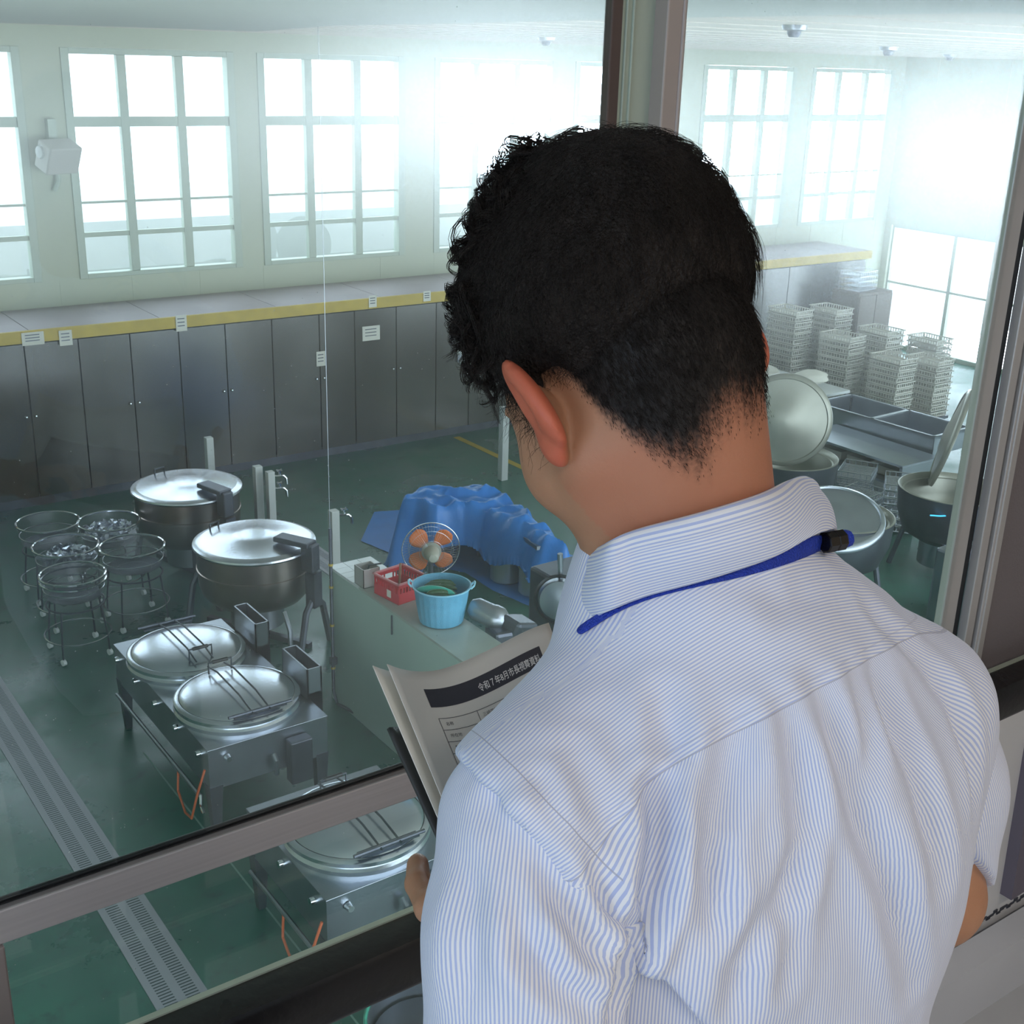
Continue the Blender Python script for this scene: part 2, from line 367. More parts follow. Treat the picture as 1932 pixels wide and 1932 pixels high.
# floor markings and drains
def flat(name, x0, y0, x1, y1, m, z=.004, kind=True):
    cx, cy = (x0+x1)/2, (y0+y1)/2
    o = MB().box(x0-cx, y0-cy, -.003, x1-cx, y1-cy, z).build(name, m, smooth=False); o.location = (cx, cy, .0005)
    return o
dr = flat('drain_cover', 1.77, 1.3, 2.08, 13.9, drainm, .006); tag(dr, 'long double-row slotted drain cover crossing the green floor at left', 'floor drain')
dr = flat('drain_cover', 5.58, 8.8, 5.87, 12.4, drainm, .006); tag(dr, 'short drain cover on the floor behind the front kettle and the partition', 'floor drain')
struct(flat('trim_2', 2.688, 1.4, 2.70, 8.6, mat('floor_joint', (.22, .38, .32), .6), .002))
struct(flat('trim_3', 9.48, 12.2, 9.58, 14.6, yellow, .003))
# ---------------------------------------------------------------- rotating kettles
def kettle(x, y, rz, label, angle=-62):
    t = thing('rotating_kettle', (x, y, 0), label, 'kettle', 'lidded rotating kettles', rz)
    MB().lathe([(.0, 1.035), (.10, 1.034), (.19, 1.028), (.215, 1.020), (.50, .985), (.515, .985), (.565, .965), (.572, .95), (.565, .935), (.53, .935)], n=64).build('lid', steel, t)
    MB().lathe([(.52, .945), (.535, .93), (.535, .74), (.545, .735), (.545, .715), (.535, .71), (.53, .58), (.505, .50), (.44, .42), (.25, .35), (.02, .33)], n=56).build('bowl', steel_brown, t)
    MB().lathe([(.25, .36), (.25, .14), (.20, .12), (.0, .12)], n=32).build('burner_drum', steel_dull, t)
    a = R(angle); d = Vector((math.cos(a), math.sin(a), 0)); s = Vector((-d.y, d.x, 0))
    rot = rotz(a)
    MB().obox(d*.46+Vector((0, 0, 1.055)), (.38, .15, .05), rot).build('hinge_bracket', steel_dark, t, smooth=False, bevel=.01)
    MB().obox(d*.63+Vector((0, 0, .93)), (.13, .12, .26), rot).build('hinge_block', steel_dark, t, smooth=False, bevel=.012)
    for sg in (1, -1):
        f = MB(); o_ = d*.66*sg
        f.obox(o_+Vector((0, 0, .62)), (.10, .12, .34), rot)
        for k in (-1, 1): f.tube([o_+Vector((0, 0, .55)), o_+s*(k*.13)+Vector((0, 0, .42)), o_+s*(k*.24)+Vector((0, 0, .0))], .032, 8)
        f.build('stand_leg', steel_dark, t)
    MB().box(-.6, -.03, 0, .6, .03, .05).build('base_bar', steel_dark, t, smooth=False).rotation_euler = (0, 0, a)
    h = -d*.47
    MB().tube([h+s*.06+Vector((0, 0, .99)), h+s*.06+Vector((0, 0, 1.05)), h-s*.06+Vector((0, 0, 1.05)), h-s*.06+Vector((0, 0, .99))], .009, 8).build('handle', wire_dk, t)
    MB().tube([d*.5-s*.25+Vector((0, 0, .45)), d*.6-s*.3+Vector((0, 0, .3)), d*.6-s*.3+Vector((0, 0, .12))], .025, 8).build('drain_pipe', steel_dull, t)
    return t
kettle(4.40, 11.87, 0, 'far stainless kettle with a domed lid, nearest the dark door panels', -75)
kettle(4.36, 10.10, 0, 'larger-looking stainless kettle with a domed lid in front of the twin white posts')

# ---------------------------------------------------------------- low gas stoves with lidded pots
def pot(t, x, y, flip):
    """a sunken pot with its split lid; positions in the stove's own frame"""
    c = Vector((x, y, .75))
    MB().lathe([(.455, .0), (.46, .03), (.44, .05), (.455, .06), (.455, .085), (.435, .10), (.42, .10)], c, 56).build('pot_rim', steel, t)
    lid = MB().lathe([(0, .150), (.12, .149), (.26, .141), (.36, .126), (.40, .112), (.415, .10), (.412, .088)], c, 56).build('pot_lid', steel, t)
    sg = -1 if flip else 1
    rods = MB()
    for k in (-.065, .065):
        rods.tube([c+Vector((k, .44*sg, .15)), c+Vector((k, .2*sg, .19)), c+Vector((k, -.2*sg, .195)), c+Vector((k, -.38*sg, .16))], .007, 6)
    rods.build('hinge_rod', wire_dk, lid)
    hb = MB(); hb.tube([c+Vector((-.24, .41*sg, .155)), c+Vector((.24, .41*sg, .155))], .012, 8)
    hb.obox(c+Vector((0, .395*sg, .14)), (.40, .05, .012))
    hb.build('hinge_bar', steel_dark, lid)
    y1 = -.30*sg
    MB().tube([c+Vector((-.09, y1, .14)), c+Vector((-.09, y1, .23)), c+Vector((.09, y1, .23)), c+Vector((.09, y1, .14))], .008, 6).build('lid_handle', wire_dk, lid)
    MB().tube([c+Vector((-.06, y1, .23)), c+Vector((.06, y1, .23))], .014, 8).build('handle_grip', black, lid)
def stove(x0, y0, w_, L, label, pots_):
    t = thing('gas_stove', (x0, y0, 0), label, 'gas stove', 'low stainless gas stoves')
    MB().box(0, 0, .735, w_, L, .75).build('stove_top', steel_dull, t, smooth=False, bevel=.003)
    a = MB(); a.box(.005, .005, .43, w_-.005, .03, .735); a.box(.005, .03, .43, .03, L-.03, .735)
    a.box(w_-.03, .03, .43, w_-.005, L-.03, .735); a.box(.005, L-.03, .43, w_-.005, L-.005, .735)
    a.build('apron', steel_dull, t, smooth=False)
    for lx in (.05, w_-.05):
        for ly in (.05, L-.05): MB().obox((lx, ly, .225), (.10, .10, .45), taper=.5).build('leg', steel_dark, t, smooth=False)
    MB().tube([(-.04, .1, .36), (-.04, L-.12, .36)], .016, 8).build('gas_pipe', steel_dull, t)
    MB().tube([(-.03, .1, .36), (-.05, .06, .30), (-.06, -.02, .28)], .012, 8).build('gas_cock', chrome, t)
    MB().tube([(-.02, .02, .60), (-.08, .03, .42), (-.10, .12, .18), (-.08, .30, .12), (-.06, .48, .20), (-.04, .50, .36)], .009, 8).build('gas_hose', hosem, t)
    for yy in np.arange(.15, L-.1, .42): MB().lathe([(0, .03), (.022, .03), (.03, .0), (.03, -.01)], (0, yy, .66), 14, axis=toward((-1, 0, 0))).build('control_knob', chrome, t)
    MB().lathe([(0, .04), (.02, .04), (.028, 0)], (.14, 0, .66), 14, axis=toward((0, -1, 0))).build('control_knob', chrome, t)
    MB().tube([(w_*.52, -.02, .58), (w_*.52, -.06, .55), (w_*.52, -.06, .44)], .018, 8).build('drain_tap', steel_dull, t)
    MB().obox((w_*.72, -.05, .50), (.17, .10, .34)).build('burner_box', steel_dark, t, smooth=False, bevel=.01)
    for (px_, py_, fl) in pots_: pot(t, px_, py_, fl)
    return t
def flue(t, y0):
    f = MB(); x0, x1, L = .90, 1.02, .42
    f.box(x0, y0, .55, x1, y0+.012, 1.0); f.box(x0, y0+L-.012, .55, x1, y0+L, 1.0)
    f.box(x0, y0, .55, x0+.012, y0+L, 1.0); f.box(x1-.012, y0, .55, x1, y0+L, 1.0); f.box(x0, y0, .55, x1, y0+L, .8)
    f.build('flue_box', steel_dull, t, smooth=False)
    MB().box(x0+.013, y0+.013, .79, x1-.013, y0+L-.013, .81).build('flue_opening', black, t, smooth=False)
st = stove(2.68, 7.17, .92, 1.94, 'long two-pot stainless stove with two lidded pots and two flue boxes', [(.40, 1.38, False), (.44, .50, True)])
flue(st, .28); flue(st, 1.19)
st2 = stove(2.62, 5.30, .95, 1.10, 'single-pot stainless stove seen below the silver transom of the viewing window', [(.47, .50, True)])

# ---------------------------------------------------------------- round wire baskets on ring stands
def crumple(n, R_, z, seed, s_=.035):
    r_ = random.Random(seed); m = MB()
    for i in range(n):
        a = r_.uniform(0, 2*PI); d = R_*math.sqrt(r_.random()); h = z + r_.uniform(0, .06)*(1-d/R_)
        rot = Euler((r_.uniform(0, 6), r_.uniform(0, 6), r_.uniform(0, 6))).to_matrix(); q = s_*r_.uniform(.6, 1.3)
        pts = [Vector((1, 0, .3)), Vector((.2, 1, -.2)), Vector((-.9, .4, .35)), Vector((-.5, -.9, -.3)), Vector((.5, -.6, .5)), Vector((0, 0, .9))]
        m.add([Vector((d*math.cos(a), d*math.sin(a), h)) + rot @ (p*q) for p in pts], [(0,1,5), (1,2,5), (2,3,5), (3,4,5), (4,0,5), (0,4,3,2,1)])
    return m
foil = mat('shiny_wrap', (.70, .74, .86), .25, .7)
netm = bpy.data.materials.new('fine_wire_net'); netm.use_nodes = True
_nt, _b = nodes(netm); _b.inputs['Base Color'].default_value = (.30, .31, .33, 1); _b.inputs['Metallic'].default_value = .9; _b.inputs['Roughness'].default_value = .35
_co = N(_nt, 'ShaderNodeTexCoord'); _sp = N(_nt, 'ShaderNodeSeparateXYZ'); _nt.links.new(_co.outputs['Object'], _sp.inputs[0])
_w = M2(_nt, 'LESS_THAN', M2(_nt, 'FRACT', M2(_nt, 'MULTIPLY', _sp.outputs['Z'], 110)), .17)
_ang = M2(_nt, 'ARCTAN2', _sp.outputs['Y'], _sp.outputs['X'])
_w2 = M2(_nt, 'LESS_THAN', M2(_nt, 'FRACT', M2(_nt, 'MULTIPLY', _ang, 34)), .17)
_nt.links.new(M2(_nt, 'MAXIMUM', _w, _w2), _b.inputs['Alpha'])
def basket(x, y, z, r, label, sl, fill=0, double=False, stand=True, dx=0, dy=0):
    t = thing('wire_basket', (x, y, 0), label, 'wire basket', 'round wire baskets on ring stands')
    top = .78
    for k, zz in enumerate([top]+([top-.05] if double else [])): MB().ring((0, 0, zz), r, .011, 44).build('rim', chrome, t)
    MB().ring((0, 0, top-.12), r*.93, .006, 40).build('lower_ring', wire, t)
    dm = MB().lathe([(r, top), (r*.93, top-.12), (r*.86, top-.20), (r*.5, top-.24), (.02, top-.25)], n=44)
    dm.build('net', netm, t)
    MB().lathe([(0, top-.246), (r*.55, top-.235), (r*.8, top-.20)], n=36).build('bottom_plate', steel_dark, t)
    if fill: crumple(fill, r*.84, top-.10, fill, .038).build('wrapped_portions', foil, t, smooth=False)
    if stand:
        s_ = thing('basket_stand', (x+dx, y+dy, 0), sl, 'basket stand', 'ring stands under the wire baskets')
        MB().ring((0, 0, .50), r*.88, .009, 44).build('support_ring', wire_dk, s_)
        MB().ring((0, 0, .20), r*1.02, .009, 44).build('base_ring', wire, s_)
        for k in range(4):
            a = PI/4+k*PI/2; c_, sn = math.cos(a), math.sin(a)
            MB().tube([(r*.88*c_, r*.88*sn, .50), (r*1.02*c_, r*1.02*sn, .20), (r*1.04*c_, r*1.04*sn, .06)], .009, 6).build('leg', wire_dk, s_)
            MB().lathe([(0, -.015), (.03, -.015), (.03, .015), (0, .015)], (r*1.04*c_, r*1.04*sn, .031), 14, axis=toward((1, .3, 0))).build('caster', tile, s_)
basket(3.01, 12.04, 0, .30, 'empty wire basket at the far left of the group', 'ring stand under the far left wire basket')
basket(3.53, 11.76, 0, .30, 'wire basket full of shiny wrapped pieces, beside the far kettle', 'ring stand under the basket beside the far kettle', 170)
basket(2.97, 11.33, 0, .30, 'wire basket of larger shiny wrapped pieces in the middle left of the group', 'ring stand under the basket of larger shiny pieces', 90)
basket(3.50, 11.00, 0, .30, 'empty wire basket nearest the larger-looking kettle', 'ring stand under the empty basket nearest the kettles')
basket(2.82, 10.62, 0, .285, 'double-rimmed empty wire basket at the front of the group', 'ring stand under the double-rimmed front basket', 0, True)

# ---------------------------------------------------------------- partition with things on it
CH = 1.24
pt = thing('partition_counter', (4.37, 3.2, 0), 'chest-high pale green partition counter in the middle of the hall', 'counter')
MB().box(0, 0, 0, .40, 5.42, CH-.02).build('body', counterm, pt, smooth=False, bevel=.004)
MB().box(0, 0, CH-.02, .40, 4.9, CH).build('top_slab', mat('counter_top', (.42, .47, .42), .35, 0, .12, 4), pt, smooth=False)
tl = MB()
for i in range(3):
    for j in range(5): tl.box(i*.133+.002, 4.9+j*.104+.002, CH-.02, i*.133+.131, 4.9+j*.104+.102, CH)
tl.build('white_tiles', tile, pt, smooth=False)
# pipe down the end of the partition, thin cord up to the ceiling
pp = thing('conduit_pipe', (4.33, 8.50, 0), 'dark vertical conduit pipe clipped to the end of the partition counter', 'pipe')
MB().tube([(.06, -.3, .03), (.0, -.06, .03), (0, 0, .12), (0, 0, 1.62)], .014, 8).build('pipe', steel_dark, pp)
for z in (.35, .75, 1.1, 1.3): MB().lathe([(.019, -.01), (.019, .01)], (0, 0, z), 12).build('clip', yellow, pp)
MB().obox((0, -.01, .42), (.05, .05, .07)).build('junction_box', steel_dark, pp, smooth=False)
MB().tube([(0, 0, 1.62), (0, 0, CZ-.001)], .0025, 5).build('hanging_cord', steel_dull, pp)
# steel box
t = thing('steel_canister', (4.46, 8.12, CH), 'small open stainless canister between the white tiles and the red crate', 'canister')
c = MB(); c.box(-.075, -.075, 0, .075, .075, .006); c.box(-.075, -.075, 0, -.069, .075, .16); c.box(.069, -.075, 0, .075, .075, .16); c.box(-.075, -.075, 0, .075, -.069, .16); c.box(-.075, .069, 0, .075, .075, .16)
c.build('body', alum_lt, t, smooth=False)
MB().tube([(-.02, 0, .01), (.03, .02, .15), (.10, -.06, .18)], .008, 6).build('ladle_handle', wire_dk, t)
# red crate
t = thing('red_crate', (4.585, 7.80, CH), 'red plastic crate holding a wooden-handled tool on the partition', 'crate', rz=R(8))
A, B_ = .145, .155
c = MB()
def wall4(c, A, B_, z0, z1, th=.006):
    c.box(-A, -B_, z0, A, -B_+th, z1); c.box(-A, B_-th, z0, A, B_, z1); c.box(-A, -B_, z0, -A+th, B_, z1); c.box(A-th, -B_, z0, A, B_, z1)
c.box(-A, -B_, 0, A, B_, .006); wall4(c, A, B_, 0, .09); wall4(c, A, B_, .135, .17)
for s_ in (-1, 1):
    for k in range(10):
        q = -A+.01+k*(2*A-.02)/9
        if not (s_ == 1 and 3 < k < 6): c.box(q-.006, s_*B_-.003*(s_+1), .09, q+.006, s_*B_-.003*(s_+1)+.006, .135)
        q = -B_+.01+k*(2*B_-.02)/9; c.box(s_*A-.003*(s_+1), q-.006, .09, s_*A-.003*(s_+1)+.006, q+.006, .135)
c.build('body', red, t, smooth=False)
c = MB(); wall4(c, A+.008, B_+.008, .165, .178, .016); c.build('rim', mat('worn_red_rim', (.75, .25, .27), .4), t, smooth=False)
MB().box(-A-.002, -.06, .03, -A, -.01, .09).build('sticker', paperm, t, smooth=False)
for pts, m_, nm_, lb in (([(4.53, 7.74, CH+.02), (4.62, 7.86, CH+.24)], woodm, 'wooden_spatula', 'brown wooden-handled spatula leaning in the red crate'), ([(4.55, 7.70, CH+.03), (4.75, 7.68, CH+.20)], wire, 'metal_skimmer', 'thin pale metal utensil sticking out of the red crate')):
    o = MB().tube([Vector(p)-Vector(pts[0]) for p in pts], .010 if m_ is woodm else .006, 8).build(nm_, m_); o.location = pts[0]; tag(o, lb, 'utensil')
o = MB().tube([(0, 0, 0), (0, 0, .16)], .008, 6).build('hanging_hook', steel_dark); o.location = (4.357, 7.55, CH-.19); tag(o, 'dark metal hook hanging on the partition side below the red crate', 'hook')
# blue bucket with cucumbers
BX, BY = 4.60, 7.22
t = thing('blue_bucket', (BX, BY, CH), 'light blue ribbed plastic bucket full of green vegetables on the partition', 'bucket')
n = 96
prof = [(0, 0.004), (.155, .004), (.165, .012), (.192, .17), (.205, .265), (.218, .29), (.223, .288), (.222, .30), (.212, .30), (.200, .265), (.186, .17), (.158, .02), (0, .014)]
m = MB(); vs = []; fs = []
for k, (r, z) in enumerate(prof):
    for j in range(n):
        q = 2*PI*j/n; rr_ = r + (.003 if (j % 4) < 2 and 2 <= k <= 4 else 0); vs.append((rr_*math.cos(q), rr_*math.sin(q), z))
for k in range(len(prof)-1):
    for j in range(n): fs.append((k*n+j, k*n+(j+1) % n, (k+1)*n+(j+1) % n, (k+1)*n+j))
m.add(vs, fs).build('body', bucketm, t)
MB().ring((0, 0, .297), .222, .005, 64).build('rim', mat('pale_blue_plastic', (.30, .62, .78), .4), t)
for s_ in (-1, 1):
    a = R(-36); d = Vector((math.cos(a)*s_, math.sin(a)*s_, 0)); q = Vector((-d.y, d.x, 0))
    MB().tube([d*.222+q*.045+Vector((0, 0, .29)), d*.245+q*.04+Vector((0, 0, .315)), d*.25+Vector((0, 0, .325)), d*.245-q*.04+Vector((0, 0, .315)), d*.222-q*.045+Vector((0, 0, .29))], .008, 8).build('handle', MATS['pale_blue_plastic'], t)
cuke = mat('cucumber_skin', (.025, .085, .025), .4, 0, .35, 60, .3, 90); tealm = mat('teal_plastic_bag', (.03, .45, .34), .3)
r_ = random.Random(3)
for k in range(13):
    a = R(-36) + r_.uniform(-.25, .25); y_ = (k % 6-2.5)*.05; z_ = .222+.032*(k//6) + r_.uniform(0, .012)
    L = r_.uniform(.11, .135)*(1 if abs(y_) < .1 else .75)
    ts = np.linspace(-1, 1, 9)
    o = MB().tube([(math.cos(a)*L*q-math.sin(a)*0, math.sin(a)*L*q, .012*(1-q*q)) for q in ts], [.021*math.sqrt(max(.04, 1-abs(q)**4)) for q in ts], 12).build('cucumber', cuke)
    o.location = (BX-.02+y_*.6, BY+y_*.8, CH+z_); tag(o, ('dark green cucumber in the blue bucket, %s of the %s' % (['left end', 'second from left', 'third from left', 'third from right', 'second from right', 'right end'][k % 6], ['bottom layer', 'upper layer', 'very top'][k//6])), 'cucumber', 'cucumbers in the blue bucket')
ts = np.linspace(-1, 1, 11)
o = MB().tube([(.10*q, -.11*q+.01, .015*(1-q*q)) for q in ts], [.033*math.sqrt(max(.05, 1-q*q)) for q in ts], 14).build('teal_pouch', tealm)
o.location = (BX-.085, BY-.06, CH+.278); tag(o, 'long teal green bundle lying at the front left inside the blue bucket', 'bundle')
# meat grinder / motor
t = thing('mincing_machine', (4.86, 6.98, 0), 'dark grey motor machine with a shiny steel head behind the partition', 'machine', rz=R(-10))
MB().lathe([(0, .20), (.05, .19), (.085, .14), (.09, .02), (.10, 0), (.10, -.06), (.075, -.10), (.0, -.11)], (.04, .0, 1.30), 28, axis=toward((-.7, .6, .35))).build('steel_head', steel_dull, t)
MB().obox((.20, -.10, 1.22), (.28, .20, .16), Euler((.2, .35, .5)).to_matrix(), .8).build('motor_housing', steel_dark, t, smooth=False, bevel=.03)
MB().obox((.07, -.10, 1.08), (.20, .22, .34), None, .8).build('gear_case', steel_dark, t, smooth=False, bevel=.03)
MB().obox((.10, -.06, .47), (.14, .14, .92)).build('column', steel_dark, t, smooth=False, bevel=.02)
MB().obox((.10, -.06, .015), (.5, .45, .03)).build('base_plate', steel_dark, t, smooth=False, bevel=.01)
MB().tube([(.2, -.2, .95), (.35, -.32, .5), (.55, -.4, .1), (.8, -.5, .01)], .007, 6).build('power_cord', black, t)
# pedestal fan
FX, FY, FZc = 5.50, 8.82, 1.08
t = thing('electric_fan', (FX, FY, 0), 'pedestal fan with four orange blades seen from behind, beyond the partition', 'fan')
dcam = Vector((FX, FY, 0)).normalized(); ax = toward((dcam.x-.12, dcam.y, .06)); c0 = Vector((0, 0, FZc))
def fl(p): return c0 + ax @ Vector(p)
cage = MB(); cage.ring(c0, .262, .005, 56, 6, ax)
for zz, rr_ in ((.055, .2), (-.05, .2), (.075, .1), (-.065, .11)): cage.ring(fl((0, 0, zz)), rr_, .0018, 40, 4, ax)
for k in range(56):
    a = 2*PI*k/56; c_, sn = math.cos(a), math.sin(a)
    cage.tube([fl((.07*c_, .07*sn, -.07)), fl((.17*c_, .17*sn, -.06)), fl((.262*c_, .262*sn, 0))], .0011, 4)
    cage.tube([fl((.05*c_, .05*sn, .08)), fl((.17*c_, .17*sn, .065)), fl((.262*c_, .262*sn, 0))], .0011, 4)
cage.build('cage', wire, t)
for k in range(4):
    m = MB(); a0 = k*PI/2+PI/4; vs = []
    for i in range(9):
        rr_ = .06+.175*i/8; wd = [.9, .98, 1.05, 1.08, 1.08, 1.04, .95, .76, .42][i]
        for j in range(7):
            a = a0 + wd*(j/6-.5)*1.0; vs.append(fl((rr_*math.cos(a), rr_*math.sin(a), .03*(j/6-.5))))
    fs = [(i*7+j, i*7+j+1, (i+1)*7+j+1, (i+1)*7+j) for i in range(8) for j in range(6)]
    o = m.add(vs, fs).build('blade', orange, t); sm = o.modifiers.new('thickness', 'SOLIDIFY'); sm.thickness = .003
MB().lathe([(0, .06), (.05, .05), (.06, 0), (.05, -.05)], c0, 24, axis=ax).build('hub', steel_dark, t)
MB().lathe([(0, -.20), (.035, -.195), (.055, -.17), (.065, -.12), (.07, -.06), (.09, -.05), (.09, -.04)], c0, 28, axis=ax).build('motor_housing', mat('ivory_plastic', (.52, .50, .42), .45), t)
MB().tube([(0, 0, FZc-.06), (0, 0, .55)], .024, 10).build('neck', steel_dark, t)
MB().tube([(0, 0, .6), (0, 0, .03)], .018, 10).build('pole', chrome, t)
MB().lathe([(0, .045), (.05, .04), (.17, .02), (.18, 0)], n=32).build('base', steel_dark, t)

# ---------------------------------------------------------------- tap posts
def tap_post(x, y, h, label, taps=(1,), w_=.085):
    t = thing('tap_post', (x, y, 0), label, 'tap post', 'white square tap posts')
    MB().box(-w_/2, -w_/2, 0, w_/2, w_/2, h).build('post', postm, t, smooth=False, bevel=.006)
    for k in range(taps):
        z = h-.06-k*.14
        MB().tube([(w_/2, 0, z), (w_/2+.06, -.02, z), (w_/2+.10, -.035, z), (w_/2+.125, -.045, z-.03), (w_/2+.13, -.045, z-.10)], .013, 8).build('tap', chrome, t)
        tp = MB(); tp.tube([(w_/2+.06, -.02, z), (w_/2+.06, -.02, z+.055)], .011, 8); tp.tube([(w_/2+.03, -.04, z+.06), (w_/2+.09, 0, z+.06)], .009, 6); tp.tube([(w_/2+.04, .01, z+.06), (w_/2+.08, -.05, z+.06)], .009, 6)
        tp.build('tap_handle', chrome, t)
tap_post(5.10, 12.97, 1.1, 'white square post behind the far kettle, without a tap', 0)
tap_post(5.14, 11.74, 1.1, 'taller of the twin white posts behind the kettles', 0)
tap_post(5.20, 11.56, 1.08, 'white post with chrome taps, nearer of the twin posts', 2, .08)
tap_post(5.20, 10.12, 1.1, 'white post with one chrome tap standing behind the partition end', 1)
tap_post(9.01, 12.67, 1.0, 'white post beyond the blue tarpaulin, partly behind the man\'s jaw', 1, .10)

# ---------------------------------------------------------------- blue tarpaulin over a table, pots beneath
ta = Vector((6.33, 10.82)); tb = Vector((6.97, 11.01)); te = Vector((7.24, 9.09))
def in_frame(x, y): return (7.25+math.cos(R(-8))*x-math.sin(R(-8))*y, 10.0+math.sin(R(-8))*x+math.cos(R(-8))*y)
tt = thing('work_table', (7.25, 10.0, 0), 'low work table hidden under the blue tarpaulin beside the pots', 'table', rz=R(-8))
MB().box(-.12, -.78, .60, .10, .70, .64).build('table_top', steel_dull, tt, smooth=False)
for x in (-.08, .06):
    for y in (-.7, .62): MB().box(x-.02, y-.02, 0, x+.02, y+.02, .60).build('leg', steel_dull, tt, smooth=False)
def sm(a, b, x):
    t_ = np.clip((x-a)/(b-a), 0, 1); return t_*t_*(3-2*t_)
# drape: a height field in a frame turned with the table; plateau outline pl
pl = np.array([(-.98, .70), (-.80, .84), (-.42, .96), (.02, .78), (.20, .30), (.16, -.40), (.14, -.92), (-.06, -.80), (-.12, -.45), (-.26, .12), (-.42, .30), (-.70, .38)])
nx, ny = 110, 140
U, W = np.meshgrid(np.linspace(-1.25, .85, nx), np.linspace(-1.22, 1.35, ny), indexing='ij')
ins = np.zeros(U.shape, bool); dist = np.full(U.shape, 9.0)
for k in range(len(pl)):
    a_, b_ = pl[k], pl[(k+1) % len(pl)]; ab = b_-a_
    t_ = np.clip(((U-a_[0])*ab[0]+(W-a_[1])*ab[1])/(ab@ab), 0, 1)
    dist = np.minimum(dist, np.hypot(U-a_[0]-t_*ab[0], W-a_[1]-t_*ab[1]))
    c_ = ((a_[1] > W) != (b_[1] > W)) & (U < (b_[0]-a_[0])*(W-a_[1])/(b_[1]-a_[1]+1e-9)+a_[0]); ins ^= c_
sdist = np.where(ins, -dist, dist)
crs = np.sin((U-W)*9+2.5*np.sin(W*4))*.018 + np.sin((U+.4*W)*23)*.008
f1 = 1-sm(-.06, .24, sdist+crs*(1.2))
ridge = .05*np.exp(-((W-.62+.3*U)/.10)**2)-.05*np.exp(-((W-.20-.2*U)/.10)**2)+.03*np.exp(-((W+.25-.5*U)/.07)**2)
top = .78 + ridge + .012*np.sin(U*23+W*14) + .010*np.sin(W*37+U*9) - .06*sm(.2, -.9, W)
rn = np.array([[(.5-abs(noise.noise(Vector((U[i, j]*3.2, W[i, j]*3.2, 2)))))*.09+(.3-abs(noise.noise(Vector((U[i, j]*8, W[i, j]*8, 5)))))*.03 for j in range(ny)] for i in range(nx)])
Z = np.maximum((top+rn-.03)*f1, .022)
ang = R(-8)
gx, gy = 7.25+math.cos(ang)*U-math.sin(ang)*W, 10.0+math.sin(ang)*U+math.cos(ang)*W
front_ = (U < -.10) & (W < .30) & (U > -1.0)
hemz = .30+.05*np.sin(W*9)
o = MB(); o.add(list(zip(gx.ravel(), gy.ravel(), np.where(front_, np.maximum(Z, hemz), Z).ravel())), [(i*ny+j, (i+1)*ny+j, (i+1)*ny+j+1, i*ny+j+1) for i in range(nx-1) for j in range(ny-1) if (Z[i, j] > .024) and not (front_[i, j] and max(Z[i, j], Z[i+1, j], Z[i, j+1], Z[i+1, j+1]) < hemz[i, j])])
o = o.build('tarpaulin', tarpm, ang=24); tag(o, 'crumpled blue tarpaulin draped over the low work table', 'tarpaulin')
s_ = o.modifiers.new('thickness', 'SOLIDIFY'); s_.thickness = .003
g = MB(); poly = [(6.95, 12.45), (6.35, 11.7), (6.50, 10.9), (6.86, 10.3), (6.85, 9.75), (6.95, 9.2), (7.05, 8.6), (7.9, 8.5), (8.2, 9.8), (8.0, 11.6), (7.6, 12.2)]
cx, cy = 7.4, 10.4
ring_ = []
for k in range(len(poly)):
    for q in range(8):
        a_, b_ = Vector(poly[k]), Vector(poly[(k+1) % len(poly)]); p_ = a_.lerp(b_, q/8); ring_.append(p_)
vs = []; fs = []; n = len(ring_); L_ = 14
for k in range(L_):
    for i, p_ in enumerate(ring_):
        q = Vector((cx, cy)).lerp(p_, (k+1)/L_); vs.append((q.x, q.y, .006+.014*max(0, noise.noise(Vector((q.x*5, q.y*5, 1))))+.008*max(0, noise.noise(Vector((q.x*14, q.y*14, 1))))))
for k in range(L_-1):
    for i in range(n): fs.append((k*n+i, k*n+(i+1) % n, (k+1)*n+(i+1) % n, (k+1)*n+i))
fs.append(tuple(range(n)))
tag(g.add(vs, fs).build('ground_sheet', tarpm, ang=70), 'flat blue plastic sheet spread on the floor under the covered table and pots', 'ground sheet')
for i, (x, y, lb) in enumerate(((7.12, 9.90, 'round aluminium pot at the back left under the tarpaulin edge'), (7.16, 9.47, 'aluminium pot with a tan lid band, middle one at the tarpaulin edge'), (7.18, 9.08, 'aluminium pot nearest the shirt collar at the tarpaulin edge'), (7.52, 9.72, 'shadowed pot furthest under the blue tarpaulin'))):
    t = thing('stock_pot', (x, y, .02), lb, 'pot', 'round pots under the tarpaulin')
    r = .17 if i != 1 else .15
    MB().lathe([(0, 0), (r-.02, 0), (r, .02), (r, .28), (r+.008, .29), (r+.008, .30), (r-.01, .30), (r-.01, .02), (0, .01)], n=36).build('body', mat('aluminium_pot', (.55, .57, .60), .35, .8), t)
    MB().lathe([(0, .33), (.05, .33), (r-.01, .315), (r+.01, .305), (r+.01, .285)], n=36).build('lid', mat('tan_lid', (.50, .45, .30), .5), t)

